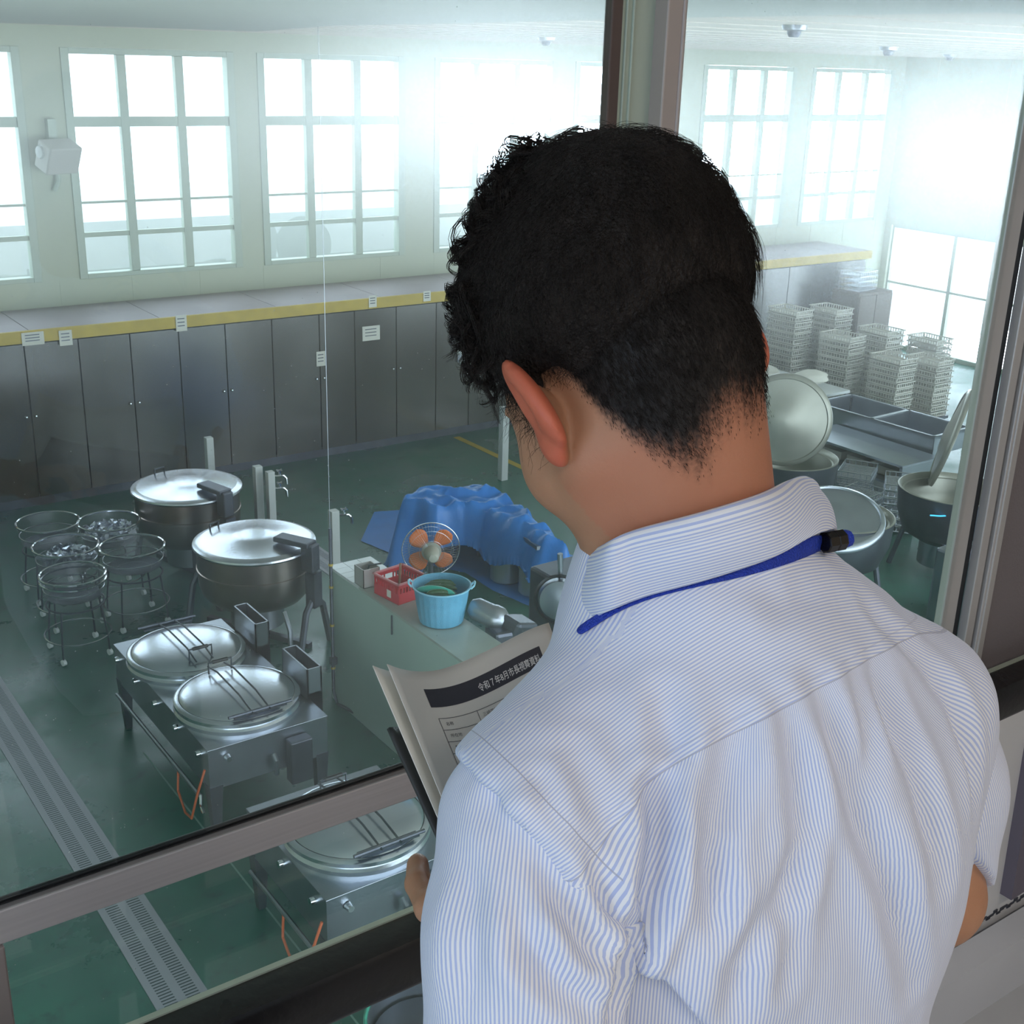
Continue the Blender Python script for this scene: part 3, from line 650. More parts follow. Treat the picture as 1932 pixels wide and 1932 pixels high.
# ---------------------------------------------------------------- right-hand side of the hall
creamlid = mat('satin_lid', (.36, .36, .31), .36, .5, .08, 6)
def disc_lid(name, c, nrm_, r, label, cat, m=creamlid):
    t = thing(name, c, label, cat); ax_ = toward(nrm_)
    MB().lathe([(0, .10), (.16*r/.5, .09), (.20*r/.5, .075), (r*.88, .035), (r*.90, .045), (r*.97, .035), (r, .01), (r, -.01), (r*.96, -.012), (r*.9, .015), (.2*r/.5, .055), (0, .06)], (0, 0, 0), 56, axis=ax_).build('lid_dish', m, t)
    return t, ax_
def open_kettle(x, y, label, lid_c, lid_n, lid_r=.56, arm=True, lm_=None):
    t = thing('open_kettle', (x, y, 0), label, 'kettle', 'open kettles at the right')
    MB().lathe([(.50, .92), (.55, .93), (.57, .95), (.575, .975), (.56, .98), (.54, .965), (.52, .93), (.50, .75), (.40, .55), (.2, .45), (0, .43)], n=56).build('inner_bowl', creamlid, t)
    MB().lathe([(.575, .97), (.565, .90), (.55, .70), (.47, .48), (.30, .38), (.0, .34)], n=56).build('outer_bowl', steel_dark, t)
    MB().lathe([(.26, .42), (.26, .1), (0, .1)], n=28).build('burner_drum', steel_dull, t)
    for a in (0, PI/2, PI, 3*PI/2):
        MB().tube([(.42*math.cos(a+.6), .42*math.sin(a+.6), .55), (.55*math.cos(a+.6), .55*math.sin(a+.6), 0)], .03, 8).build('leg', steel_dark, t)
    l = Vector(lid_c)-Vector((x, y, 0)); ax_ = toward(lid_n)
    lo = MB().lathe([(0, .10), (.16, .09), (.2, .075), (lid_r*.88, .035), (lid_r*.90, .05), (lid_r*.97, .035), (lid_r, .01), (lid_r, -.01), (lid_r*.96, -.012), (lid_r*.9, .015), (.2, .055), (0, .06)], l, 56, axis=ax_).build('lid', lm_ or creamlid, t)
    if arm: MB().tube([l+ax_ @ Vector((0, 0, .05)), l*.5+Vector((0, 0, l.z*.5+.35)), Vector((l.x*.3, l.y*.3, .9))], .03, 8).build('lid_arm', steel_dark, t)
    return t
open_kettle(10.75, 9.35, 'far kettle with its pale dished lid standing upright beside the man\'s neck', (10.42, 9.18, 1.50), (-.80, -.75, .12), .53)
open_kettle(9.72, 7.72, 'kettle with a thin steel rim lid seen just above the right shoulder', (9.50, 7.60, .99), (-.25, -.2, .9), .52, False, steel_dull)
open_kettle(11.45, 7.60, 'kettle at the right with a raised cream lid half behind the window jamb', (11.80, 7.95, 1.40), (-.55, .80, .25), .58, False)
o = MB().tube([(-.10, 0.06, 0), (0, 0, -.008), (.10, -.06, 0)], .008, 6).build('cyan_reflection', mat('cyan_reflection_glow', (.02, .45, .95), .3)); o.location = (10.93, 7.34, .84)  # added glowing strip standing in for a cyan reflection on the glass
tag(o, 'added cyan strip for a glass reflection, on the kettle beside the window jamb', 'strip')
_n, _bb = nodes(MATS['cyan_reflection_glow']); _bb.inputs['Emission Color'].default_value = (.1, .6, 1, 1); _bb.inputs['Emission Strength'].default_value = 1.2
# twin sink
t = thing('twin_sink', (14.15, 9.22, 0), 'stainless twin-basin sink in front of the tray stacks', 'sink')
def basins(t, L, Wd, z, depth):
    m = MB(); x = [0, .05, L/2-.03, L/2+.03, L-.05, L]
    m.box(0, 0, z-.04, L, .05, z); m.box(0, Wd-.05, z-.04, L, Wd, z)
    for a, b_ in ((0, .05), (L/2-.03, L/2+.03), (L-.05, L)): m.box(a, 0, z-.04, b_, Wd, z)
    for a, b_ in ((.05, L/2-.03), (L/2+.03, L-.05)):
        for (p, q, r, s_) in ((a, .05, a+.01, Wd-.05), (b_-.01, .05, b_, Wd-.05), (a, .05, b_, .06), (a, Wd-.06, b_, Wd-.05)): m.box(p, q, z-depth, r, s_, z-.01)
        m.box(a, .05, z-depth-.01, b_, Wd-.05, z-depth)
    m.box(0, 0, z-.26, L, .012, z); m.box(0, 0, z-.26, .012, Wd, z); m.box(L-.012, 0, z-.26, L, Wd, z); m.box(0, Wd-.012, z-.26, L, Wd, z)
    m.build('basin', steel_dull, t, smooth=False)
    for a in (.06, L-.06):
        for b_ in (.06, Wd-.06): MB().tube([(a, b_, 0), (a, b_, z-.04)], .022, 8).build('leg', steel_dark, t)
basins(t, 2.0, .86, .86, .25); t.rotation_euler = (0, 0, R(92))
# the two basins lie one behind the other along the long side
# steel shelf table
t = thing('shelf_table', (12.45, 9.0, 0), 'low stainless table with two open shelves in front of the twin sink', 'table')
for z, nm_ in ((.66, 'table_top'), (.40, 'shelf'), (.14, 'shelf')): MB().box(0, 0, z-.03, .75, 1.7, z).build(nm_, steel_dull, t, smooth=False)
for x, y in ((0, 0), (.71, 0), (0, 1.66), (.71, 1.66)): MB().box(x, y, 0, x+.04, y+.04, .64).build('leg', steel_dull, t, smooth=False)
MB().box(0, -.005, .14, .75, .0, .64).build('end_panel', steel_dull, t, smooth=False)
for y in (.3, .8, 1.25):
    o = MB(); o.box(-.2, -.18, 0, .2, .18, .01); wall4(o, .2, .18, 0, .11, .008)
    o = o.build('shelf_box', traym, smooth=False); o.location = (12.80, 9.0+y, .41); tag(o, ('grey box on the middle shelf of the steel table, nearest its end', 'grey box in the middle of the steel table shelf', 'grey box on the steel table shelf nearest the standing lid')[[.3, .8, 1.25].index(y)], 'box', 'boxes on the steel table shelf')
# tray stacks
m = MB()
m.box(-.28, -.20, 0, .28, .20, .008); wall4(m, .28, .20, 0, .022, .01); wall4(m, .30, .22, .072, .088, .014)
for k in range(12):
    q = -.27+k*.54/11; m.box(q-.007, -.205, .02, q+.007, -.197, .075); m.box(q-.007, .197, .02, q+.007, .205, .075)
for k in range(9):
    q = -.19+k*.38/8; m.box(-.285, q-.007, .02, -.277, q+.007, .075); m.box(.277, q-.007, .02, .285, q+.007, .075)
traymesh = m.build('plastic_tray', traym, smooth=False)
ORD = ['first', 'second', 'third', 'fourth', 'fifth', 'sixth', 'seventh', 'eighth', 'ninth', 'tenth', 'eleventh', 'twelfth', 'thirteenth', 'fourteenth', 'fifteenth', 'sixteenth']
stacks = [(15.7, 11.8, 11, 0, 'foremost stack at the right'), (16.5, 11.7, 10, 0, 'stack nearest the window jamb'), (15.55, 12.7, 13, .1, 'stack in the middle of the group'), (16.5, 12.7, 13, 0, 'second row stack near the right'), (15.3, 13.6, 16, .05, 'tall stack at the left'), (16.4, 13.7, 15, 0, 'back row stack'), (17.4, 12.4, 11, 0, 'low stack at the far right')]
first = True
for x, y, n_, rz, lb in stacks:
    for k in range(n_):
        if first: o = traymesh; first = False
        else: o = traymesh.copy(); COL.objects.link(o)
        o.location = (x+random.uniform(-.008, .008), y+random.uniform(-.008, .008), .12+k*.091); o.rotation_euler = (0, 0, R(90)+rz+random.uniform(-.01, .01))
        pos = 'bottom' if k == 0 else ('topmost' if k == n_-1 else f'inner')
        tag(o, f'pale plastic tray, {ORD[n_-1-k]} from the top of the {lb}', 'tray', 'plastic trays in the '+lb)
    d = thing('tray_dolly', (x, y, 0), 'wheeled dolly under the '+lb+' of trays', 'dolly', 'dollies under the tray stacks')
    MB().box(-.24, -.31, .07, .24, .31, .115).build('deck', steel_dark, d, smooth=False)
    for sx in (-.18, .18):
        for sy in (-.24, .24): MB().lathe([(0, -.012), (.033, -.012), (.033, .012), (0, .012)], (sx, sy, .034), 12, axis=toward((1, 0, 0))).build('wheel', black, d)
# white worktables, cabinet, vats behind
def plain_table(x, y, rz, L, Wd, label, m=tile, h=.8):
    t = thing('work_table', (x, y, 0), label, 'table', rz=rz)
    MB().box(-L/2, -Wd/2, h-.04, L/2, Wd/2, h).build('table_top', m, t, smooth=False)
    for sx in (-1, 1):
        for sy in (-1, 1): MB().box(sx*(L/2-.04)-.02, sy*(Wd/2-.04)-.02, 0, sx*(L/2-.04)+.02, sy*(Wd/2-.04)+.02, h-.04).build('leg', steel_dull, t, smooth=False)
    MB().box(-L/2+.05, -Wd/2+.05, .2, L/2-.05, Wd/2-.05, .22).build('shelf', steel_dull, t, smooth=False)
plain_table(13.9, 12.45, 0, 1.0, 1.9, 'white-topped work table left of the tray stacks')
plain_table(12.7, 12.9, 0, .9, 1.6, 'bright work table just right of the man\'s ear', steel_dull)
r_ = random.Random(5)
for k, (x, y, lb) in enumerate(((13.7, 12.6, 'pale sack lying on the white work table, left one'), (14.1, 12.0, 'pale sack on the white work table, right one'), (12.7, 13.2, 'green sack on the steel work table next to the ear'), (12.75, 12.7, 'yellowish sack on the steel work table next to the ear'))):
    vs = []; fs = []; n1, n2 = 20, 12
    for i in range(n2+1):
        ph = PI*i/n2
        for j in range(n1):
            q = 2*PI*j/n1; e_ = 1+.18*noise.noise(Vector((math.cos(q)*2+k*3, math.sin(q)*2, ph*2)))
            vs.append((.27*e_*math.sin(ph)*math.cos(q), .22*e_*math.sin(ph)*math.sin(q), .10+.10*e_*math.cos(ph)))
    for i in range(n2):
        for j in range(n1): fs.append((i*n1+j, (i+1)*n1+j, (i+1)*n1+(j+1) % n1, i*n1+(j+1) % n1))
    o = MB().add(vs, fs).build('ingredient_sack', [traym, paperm, mat('green_sack', (.20, .32, .18), .7), mat('yellow_sack', (.62, .50, .25), .7)][k]); o.location = (x, y, .825); tag(o, lb, 'sack')
t = thing('tall_cabinet', (17.9, 14.3, 0), 'tall dark brown cabinet behind the tray stacks against the bright openings', 'cabinet')
MB().box(-.45, -.3, 0, .45, .3, 1.55).build('body', mat('brown_cabinet', (.16, .12, .10), .5), t, smooth=False, bevel=.01)
for s_ in (-1, 1):
    d = MB().box(min(.01*s_, .43*s_), -.32, .05, max(.01*s_, .43*s_), -.30, 1.5).build('door', MATS['brown_cabinet'], t, smooth=False); MB().tube([(s_*.06, -.33, .8), (s_*.06, -.33, .95)], .008, 6).build('handle', chrome, d)
# wire basket stacks on the cabinet and trolleys of dark racks in the foreground
rm = MB()
for q in np.linspace(-.27, .27, 16): rm.tube([(q, -.2, .02), (q, .2, .02)], .0045, 4)
for q in np.linspace(-.2, .2, 11): rm.tube([(-.27, q, .018), (.27, q, .018)], .0045, 4)
for z in (.0, .07): rm.tube([(-.27, -.2, z+.01), (.27, -.2, z+.01), (.27, .2, z+.01), (-.27, .2, z+.01)], .0065, 5, closed=True)
for x, y in [(q, s_*.2) for q in np.linspace(-.27, .27, 9) for s_ in (-1, 1)]+[(s_*.27, q) for q in np.linspace(-.15, .15, 5) for s_ in (-1, 1)]: rm.tube([(x, y, 0), (x, y, .075)], .004, 4)
rack0 = rm.build('wire_rack', wire, smooth=False); first = True
for x, y, n_, z0, lb in ((17.75, 14.3, 4, 1.56, 'pile on the brown cabinet'), (11.60, 9.75, 8, .02, 'floor pile below the standing lid'), (12.15, 8.75, 7, .02, 'floor pile before the steel table'), (12.05, 9.35, 7, .02, 'pile beside the end of the steel table'), (11.58, 8.90, 6, .02, 'pile nearest the right shoulder'), (12.8, 8.3, 4, .02, 'pile nearest the cream lid')):
    for k in range(n_):
        if first: o = rack0; first = False
        else: o = rack0.copy(); COL.objects.link(o)
        o.location = (x, y, z0+k*.086); o.rotation_euler = (0, 0, random.uniform(-.1, .1)+(.6 if n_ % 2 else .1))
        pos = {0: 'bottom', n_-1: 'topmost'}.get(k, 'inner')
        tag(o, f'wire rack, {ORD[n_-1-k]} from the top of the {lb}', 'wire rack', 'wire racks in the '+lb)
# clutter of small machines just above the right shoulder
t = thing('slicing_machine', (10.45, 6.55, 0), 'grey slicing machine with knobs behind the right shoulder', 'machine')
MB().obox((0, 0, .40), (.5, .6, .8)).build('body', steel_dull, t, smooth=False, bevel=.03)
MB().lathe([(0, .06), (.10, .055), (.12, .03), (.12, 0)], (-.1, .1, .80), 24).build('round_cover', steel_dark, t)
MB().obox((.12, -.15, .88), (.2, .2, .16)).build('head', steel, t, smooth=False, bevel=.03)
for p in ((-.2, -.2, .82), (0, .25, .83)): MB().lathe([(0, .05), (.03, .045), (.035, 0)], p, 16).build('knob', chrome, t)
# dark machine between chin and collar
t = thing('drum_machine', (6.30, 7.85, 0), 'dark machine with a round grey drum seen between the jaw and the collar', 'machine')
MB().obox((.1, .1, .5), (.5, .5, 1.0)).build('body', steel_dark, t, smooth=False, bevel=.03)
MB().lathe([(0, .08), (.1, .075), (.17, .05), (.18, .0), (.19, -.05), (0, -.06)], (-.16, -.12, .85), 32, axis=toward((-.6, -.7, .2))).build('drum', steel_dull, t)
MB().lathe([(.21, -.03), (.225, 0), (.21, .03), (.195, 0), (.21, -.03)], (-.16, -.12, .85), 36, axis=toward((-.6, -.7, .2))).build('drum_ring', black, t)
MB().tube([(-.1, -.05, 1.0), (-.12, -.05, 1.25)], .025, 8).build('lever', steel_dull, t)
t = thing('steel_stand', (5.75, 6.42, 0), 'slim stainless stand just below the collar tip', 'stand')
for x in (0, .07, .14): MB().tube([(x, 0, 0), (x, 0, 1.0)], .018, 8).build('leg', steel_dull, t)
MB().box(-.05, -.1, .98, .22, .1, 1.03).build('top', steel, t, smooth=False)
# tub at the bottom
t = thing('round_tub', (2.72, 4.38, 0), 'round dark tub with a green cord around its rim at the bottom of the view', 'tub')
MB().lathe([(0, .02), (.24, .02), (.28, .05), (.31, .55), (.325, .57), (.30, .575), (.27, .06), (0, .04)], n=44).build('body', steel_dull, t)
MB().ring((0, 0, .575), .315, .011, 44).build('rim_cord', mat('green_cord', (.05, .35, .24), .6, 0, .3, 30), t)
MB().lathe([(0, .46), (.28, .46)], n=36).build('dark_contents', steel_dark, t)
t = thing('pale_bag', (2.27, 4.72, 0), 'pale crumpled bag on the floor beside the round tub', 'bag')
crumple(26, .16, .12, 9, .12).build('cloth', traym, t, smooth=False)
# ---------------------------------------------------------------- viewing window and corridor
def near(name, boxes, m, parent=None, bevel=.002):
    b_ = MB()
    for q in boxes: b_.box(*q)
    return b_.build(name, m, parent, smooth=False, bevel=bevel)
vw = thing('window_8', (0, GY, FZ), None, None); vw['kind'] = 'structure'
def nb(name, boxes, m, bevel=.002):
    return near(name, [(a, y0, z0-FZ, b_, y1, z1-FZ) for a, y0, z0, b_, y1, z1 in boxes], m, vw, bevel)
nb('mullion_edge', [(.940, -.012, 3.95, .956, .002, 5.62)], mat('dark_bronze_strip', (.12, .085, .075), .4, .3))
nb('mullion', [(.956, -.008, 3.95, 1.010, .0, 5.62), (.962, -.011, 3.95, .965, .0, 5.62), (.972, -.011, 3.95, .975, .0, 5.62)], alum_gr)
nb('mullion_cover', [(1.006, -.030, 3.95, 1.030, .0, 5.62), (1.028, -.033, 3.95, 1.033, .0, 5.62)], mat('bronze_aluminium', (.50, .43, .39), .4, .3))
nb('transom', [(-2.9, -.012, 4.425, .940, .003, 4.466)], alum)
nb('transom_gasket', [(-2.9, -.004, 4.466, .940, .002, 4.474)], black)
nb('sash_stile', [(.165, -.016, 3.95, .196, .002, 4.425)], mat('brown_aluminium', (.30, .25, .23), .42, .4))
nb('sill_rail', [(-2.9, -.03, 3.90, 1.76, .05, 3.96)], alum)
nb('jamb', [(1.758, -.004, 3.95, 1.798, .012, 5.62), (1.816, -.018, 3.95, 1.838, .0, 5.62), (1.845, -.022, 3.95, 1.872, .0, 5.62), (1.850, -.025, 3.95, 1.855, .0, 5.62)], alum_lt)
nb('jamb_gasket', [(1.798, .0, 3.95, 1.816, .012, 5.62), (1.838, -.008, 3.95, 1.845, .0, 5.62)], black, 0)
near('window_pane', [(-2.9, -.004, .45, .945, .000, 2.12), (1.0, -.004, .45, 1.77, .000, 2.12)], nearglass, vw, 0)
struct(near('wall_front', [(-3, GY-.03, FZ-.3, 1.888, GY+.06, 3.90), (-3, GY-.03, 5.62, 1.888, GY+.06, 6.1)], whitewall, bevel=0))
struct(near('wall_right_front', [(1.872, GY-.016, 4.17, 5.0, GY, 6.1)], corrwall, bevel=0))
dado = struct(near('wall_front_dado', [(1.872, GY-.014, FZ-.2, 5.0, GY, 4.168)], whitewall, bevel=0))
struct(near('floor_corridor', [(-3, -1.8, FZ-.2, 5.0, GY+.1, FZ)], mat('corridor_vinyl', (.55, .55, .55), .4, 0, .05), bevel=0))
struct(near('ceiling_corridor', [(-3, -1.8, 6.1, 5.0, GY+.1, 6.2)], mat('corridor_ceiling', (.75, .75, .75), .8), bevel=0))
cw = mat('corridor_wall_white', (.70, .69, .66), .75)
struct(near('wall_corridor_back', [(-3, -1.95, FZ, 5.0, -1.8, 6.1)], cw, bevel=0))
struct(near('wall_corridor_left', [(-3.15, -1.8, FZ, -3, GY, 6.1)], cw, bevel=0))
struct(near('wall_corridor_right', [(5.0, -1.8, FZ, 5.15, GY, 6.1)], cw, bevel=0))
struct(near('trim_4', [(-3, 1.06, FZ, 5.0, GY-.031, 3.635)], mat('white_ledge', (.66, .67, .70), .6, 0, .05, 4), bevel=0))
t = thing('handrail', (0, 1.06, 4.28), 'thick black handrail running across below the viewing window', 'handrail')
hr = MB(); prof = [(-.024, -.042), (-.030, -.032), (-.030, .022), (-.026, .028), (.010, .031), (.024, .030), (.028, .02), (.028, -.02), (.022, -.042)]
vs = [(x, p, q) for x in (-2.9, 4.9) for p, q in prof]; k = len(prof)
hr.add(vs, [(i, (i+1) % k, k+(i+1) % k, k+i) for i in range(k)] + [tuple(range(k-1, -1, -1)), tuple(range(k, 2*k))]).build('rail', blackrail, t)
MB().box(-2.9, .016, .0295, 4.9, .024, .0330).build('rail_top_strip', mat('pale_strip', (.50, .55, .45), .35, .4), t, smooth=False)
for x in (-1.6, .0, 2.6): MB().tube([(x, 0, -.02), (x, .05, -.06), (x, .09, -.06)], .01, 8).build('bracket', steel_dark, t)
t = thing('purple_bar', (2.035, GY-.03, FZ), 'slanting grey-purple bar on the white wall at the lower right edge', 'bar')  # slim slanting grey-purple piece set against the white wall
MB().obox((.088, .004, .375), (.05, .03, .37), Euler((0, R(-3), 0)).to_matrix()).build('bar', mat('purple_grey', (.17, .15, .19), .6), t, smooth=False)
m_ = MB()
for k in range(30):
    x = 1.94 + k*.012; m_.box(x, GY-.0165, 3.640+.004*math.sin(k*2.1), x+.0125, GY-.014, 3.644+.004*math.sin(k*2.1)+.003*(k % 2))
tag(m_.build('torn_seam', steel_dark, smooth=False), 'thin dark torn seam across the white wall panel at the lower right', 'seam')
for i, (x, e_) in enumerate(((-.5, 1.0), (1.9, .8))):
    t = thing('ceiling_lamp', (x, -.9, 6.1), ('long fluorescent corridor lamp above and left of the viewer', 'long fluorescent corridor lamp above and right of the viewer')[i], 'lamp', 'corridor ceiling lamps')
    MB().box(-.65, -.16, -.06, .65, .16, 0).build('housing', postm, t, smooth=False)
    l = area('lamp_light', (0, 0, -.075), (0, 0, 0), 1.25, .28, CORR*e_*4.2, ((1.0, .95, .90), (1.0, .84, .70))[i]); l.parent = t
# added unseen area light at the left, for the cool tint on the shirt
l = area('cool_side_light', (-2.9, -.3, 5.0), (0, R(-90), 0), 1.6, 1.6, CORR*8.5, (.55, .74, 1.0))

# ---------------------------------------------------------------- the man: implicit surfaces
def V(px_, py_, d):
    """point on the sight line through a measured place of the photo, at depth d metres"""
    r = CF*FPX + CR*(px_-966) - CU*(py_-966)
    return CC + r*d/FPX
def surface_nets(F, lo, h):
    ins = F < 0; nx, ny, nz = F.shape
    c = np.zeros((nx-1, ny-1, nz-1), np.int8)
    for dx in (0, 1):
        for dy in (0, 1):
            for dz in (0, 1): c += ins[dx:nx-1+dx, dy:ny-1+dy, dz:nz-1+dz]
    act = (c > 0) & (c < 8); idx = np.argwhere(act); n = len(idx)
    ids = -np.ones(act.shape, np.int64); ids[act] = np.arange(n)
    acc = np.zeros((n, 3)); cnt = np.zeros(n)
    for ax_ in range(3):
        o1, o2 = [a for a in range(3) if a != ax_]
        for a in (0, 1):
            for b_ in (0, 1):
                p = idx.copy(); p[:, o1] += a; p[:, o2] += b_; q = p.copy(); q[:, ax_] += 1
                fp = F[tuple(p.T)]; fq = F[tuple(q.T)]; m = (fp < 0) != (fq < 0)
                t = np.where(m, fp/np.where(m, fp-fq, 1), 0); pos = p.astype(float); pos[:, ax_] += t
                acc[m] += pos[m]; cnt[m] += 1
    verts = lo + h*(acc/cnt[:, None]); faces = []
    for ax_ in range(3):
        o1, o2 = [(1, 2), (2, 0), (0, 1)][ax_]
        sl1 = [slice(None)]*3; sl2 = [slice(None)]*3; sl1[ax_] = slice(0, -1); sl2[ax_] = slice(1, None)
        a = ins[tuple(sl1)]; b_ = ins[tuple(sl2)]; e = np.argwhere(a != b_)
        e = e[(e[:, o1] > 0) & (e[:, o2] > 0) & (e[:, o1] < F.shape[o1]-1) & (e[:, o2] < F.shape[o2]-1)]
        s = a[tuple(e.T)]
        def g(d1, d2):
            q = e.copy(); q[:, o1] -= d1; q[:, o2] -= d2; return ids[tuple(q.T)]
        quad = np.stack([g(1, 1), g(0, 1), g(0, 0), g(1, 0)], 1); quad[~s] = quad[~s][:, ::-1]
        faces.append(quad)
    return verts, np.concatenate(faces)
def grid(lo, hi, h):
    ax_ = [np.arange(lo[i], hi[i]+h, h) for i in range(3)]
    X = np.stack(np.meshgrid(*ax_, indexing='ij'), -1); return X.astype(np.float32)
def ell(X, c, r, B=None):
    d = X-np.array(c, np.float32)
    if B is not None: d = d @ np.array(B, np.float32).T
    r = np.array(r, np.float32); q = d/r; k0 = np.sqrt((q*q).sum(-1)); k1 = np.sqrt(((q/r)**2).sum(-1))+1e-9
    return k0*(k0-1)/k1
def cone(X, a, b_, ra, rb):
    a = np.array(a, np.float32); b_ = np.array(b_, np.float32); ab = b_-a
    t = np.clip(((X-a) @ ab)/(ab @ ab), 0, 1)
    return np.sqrt((((X-a)-t[..., None]*ab)**2).sum(-1)) - (ra+(rb-ra)*t)
def su(a, b_, k):
    h = np.clip(.5+.5*(b_-a)/k, 0, 1); return b_*(1-h)+a*h-k*h*(1-h)
def mesh_from(v, f, name, m, parent=None, smooth_it=2):
    me = bpy.data.meshes.new(name); me.from_pydata(v.tolist(), [], f.tolist()); me.update()
    if smooth_it:
        import bmesh
        bm = bmesh.new(); bm.from_mesh(me)
        for _ in range(smooth_it): bmesh.ops.smooth_vert(bm, verts=bm.verts, factor=.5, use_axis_x=True, use_axis_y=True, use_axis_z=True)
        bm.to_mesh(me); bm.free()
    me.materials.append(m); me.shade_smooth()
    o = bpy.data.objects.new(name, me); COL.objects.link(o)
    if parent is not None: o.parent = parent
    return o
def co_of(me):
    a = np.empty(len(me.vertices)*3, np.float32); me.vertices.foreach_get('co', a); return a.reshape(-1, 3)
def no_of(me):
    a = np.empty(len(me.vertices)*3, np.float32); me.vertices.foreach_get('normal', a); return a.reshape(-1, 3)
def attr(me, name, vals):
    a = me.attributes.new(name, 'FLOAT', 'POINT'); a.data.foreach_set('value', np.ascontiguousarray(vals, np.float32))

# head frame: origin between the ears, rows = right, forward (nose), up
def unit(v): v = np.array(v, float); return v/np.linalg.norm(v)
def vb(a, b_, c): return a*CR+b_*CU+c*CF
HO = V(1203, 703, .78)
HS = .94
hR = unit(vb(.80, .30, .50)); hF = vb(-.44, -.40, .80); hF = unit(hF-hR*(hF @ hR)); hU = np.cross(hR, hF)
HB = np.stack([hR, hF, hU])
def hp(x, y, z): return HO + HS*(x*hR + y*hF + z*hU)
NB = V(1282, 1015, .812)     # base of the neck
LS, RS = V(1008, 1555, .745), V(1705, 1335, .895)
bX = unit(RS-LS); bZ = np.array([0, 0, 1.0]); bY = unit(np.cross(bZ, bX)); bZ = np.cross(bX, bY)
MID = (LS+RS)/2
def bp_(x, y, z): return MID + x*bX + y*bY + z*bZ

def head_sdf(X, grow=0.0):
    L = ((X-HO.astype(np.float32)) @ HB.T.astype(np.float32))/HS
    d = ell(L, (0, -.004, .052), (.073, .084, .079))
    d = su(d, ell(L, (0, -.034, .050), (.066, .053, .060)), .02)
    d = su(d, ell(L, (0, .040, -.022), (.069, .058, .088)), .03)
    d = su(d, ell(L, (0, .036, .012), (.073, .052, .045)), .02)
    for s_ in (-1, 1):
        d = su(d, cone(L, (s_*.052, .012, -.040), (s_*.018, .078, -.098), .024, .020), .03)
        d = su(d, ell(L, (s_*.047, .062, -.030), (.027, .027, .030)), .02)      # cheekbones
    d = su(d, ell(L, (0, .085, -.100), (.022, .018, .018)), .02)
    d = su(d, cone(L, (0, .090, .005), (0, .108, -.038), .007, .011), .012)     # nose
    d = su(d, ell(L, (0, .088, .030), (.052, .014, .012)), .015)                 # brow
    for s_ in (-1, 1): d = np.maximum(d, -(ell(L, (s_*.032, .106, .008), (.016, .012, .010))))  # sockets
    for s_ in (-1, 1): d = su(d, ell(L, (s_*.032, .086, .008), (.014, .014, .013)), .003)
    d = su(d, ell(L, (0, .098, -.062), (.024, .012, .006)), .004); d = su(d, ell(L, (0, .096, -.073), (.021, .012, .007)), .004)
    return d*HS, L
def ears(L, d):
    for s_ in (-1, 1):
        c = np.array([s_*(.090 if s_ < 0 else .084), -.006, .000]); tilt = .50*s_
        rot = np.array(Euler((R(-14), 0, 0)).to_matrix() @ Matrix.Rotation(tilt, 3, 'Z')).T
        e = ell(L, c, (.0085, .021, .036), rot)
        e = su(e, ell(L, c+np.array([s_*-.004, .010, -.030]), (.0075, .011, .014), rot), .008)      # lobe
        hol = ell(L, c+np.array([s_*.012, .004, .002]), (.010, .013, .024), rot)
        e = np.maximum(e, -hol)
        e = su(e, ell(L, (s_*.078, .004, -.006), (.010, .010, .020)), .008)
        d = su(d, e*HS, .004)
    return d

# skin: head, neck and upper body hidden by the shirt
h = .0026
lo = np.array([.26, .36, 4.70]); hi = np.array([.86, .98, 5.34])
X = grid(lo, hi, h)
d, L = head_sdf(X)
d = su(d, cone(X, hp(0, -.026, -.010), NB-np.array([0, 0, .01]), .055, .060), .022)
d = su(d, cone(X, hp(0, -.044, -.005), NB+bY*-.015, .038, .046), .03)
d = su(d, cone(X, NB-np.array([0, 0, .085]), LS, .040, .035), .02); d = su(d, cone(X, NB-np.array([0, 0, .07]), RS, .040, .035), .02)
d = ears(L, d)
vh, fh = surface_nets(d, lo, h)
# lower body: torso, arms, hands, legs on a coarser grid
LE = V(1000, 2180, .715); RE = V(1755, 1685, .925)        # elbows
LW = V(968, 1775, .86); LH = V(946, 1668, .885)       # left wrist and palm
RW = V(1240, 1700, 1.01); RH = V(1200, 1590, 1.03)
HIP = np.array([.52, .42, 4.40])
h2 = .006
lo2 = np.array([.20, .20, 3.52]); hi2 = np.array([.92, .92, 4.98])
X2 = grid(lo2, hi2, h2)
d2 = ell(X2, bp_(0, .005, -.13), (.155, .105, .20), np.stack([bX, bY, bZ]))
d2 = su(d2, ell(X2, HIP, (.155, .105, .16), np.stack([bX, bY, bZ])), .08)
d2 = su(d2, cone(X2, LS, LE, .046, .040), .03); d2 = su(d2, cone(X2, RS, RE, .046, .036), .03)
d2 = su(d2, cone(X2, LE, LW, .040, .027), .015); d2 = su(d2, cone(X2, RE, RW, .038, .027), .015)
for s_ in (-1, 1):
    hip = HIP + bX*s_*.085 - np.array([0, 0, .04]); kn = hip + np.array([0, .01, -.42]); an = kn + np.array([0, -.02, -.38])
    d2 = su(d2, cone(X2, hip, kn, .080, .055), .03); d2 = su(d2, cone(X2, kn, an, .055, .038), .02)
v2, f2 = surface_nets(d2, lo2, h2)
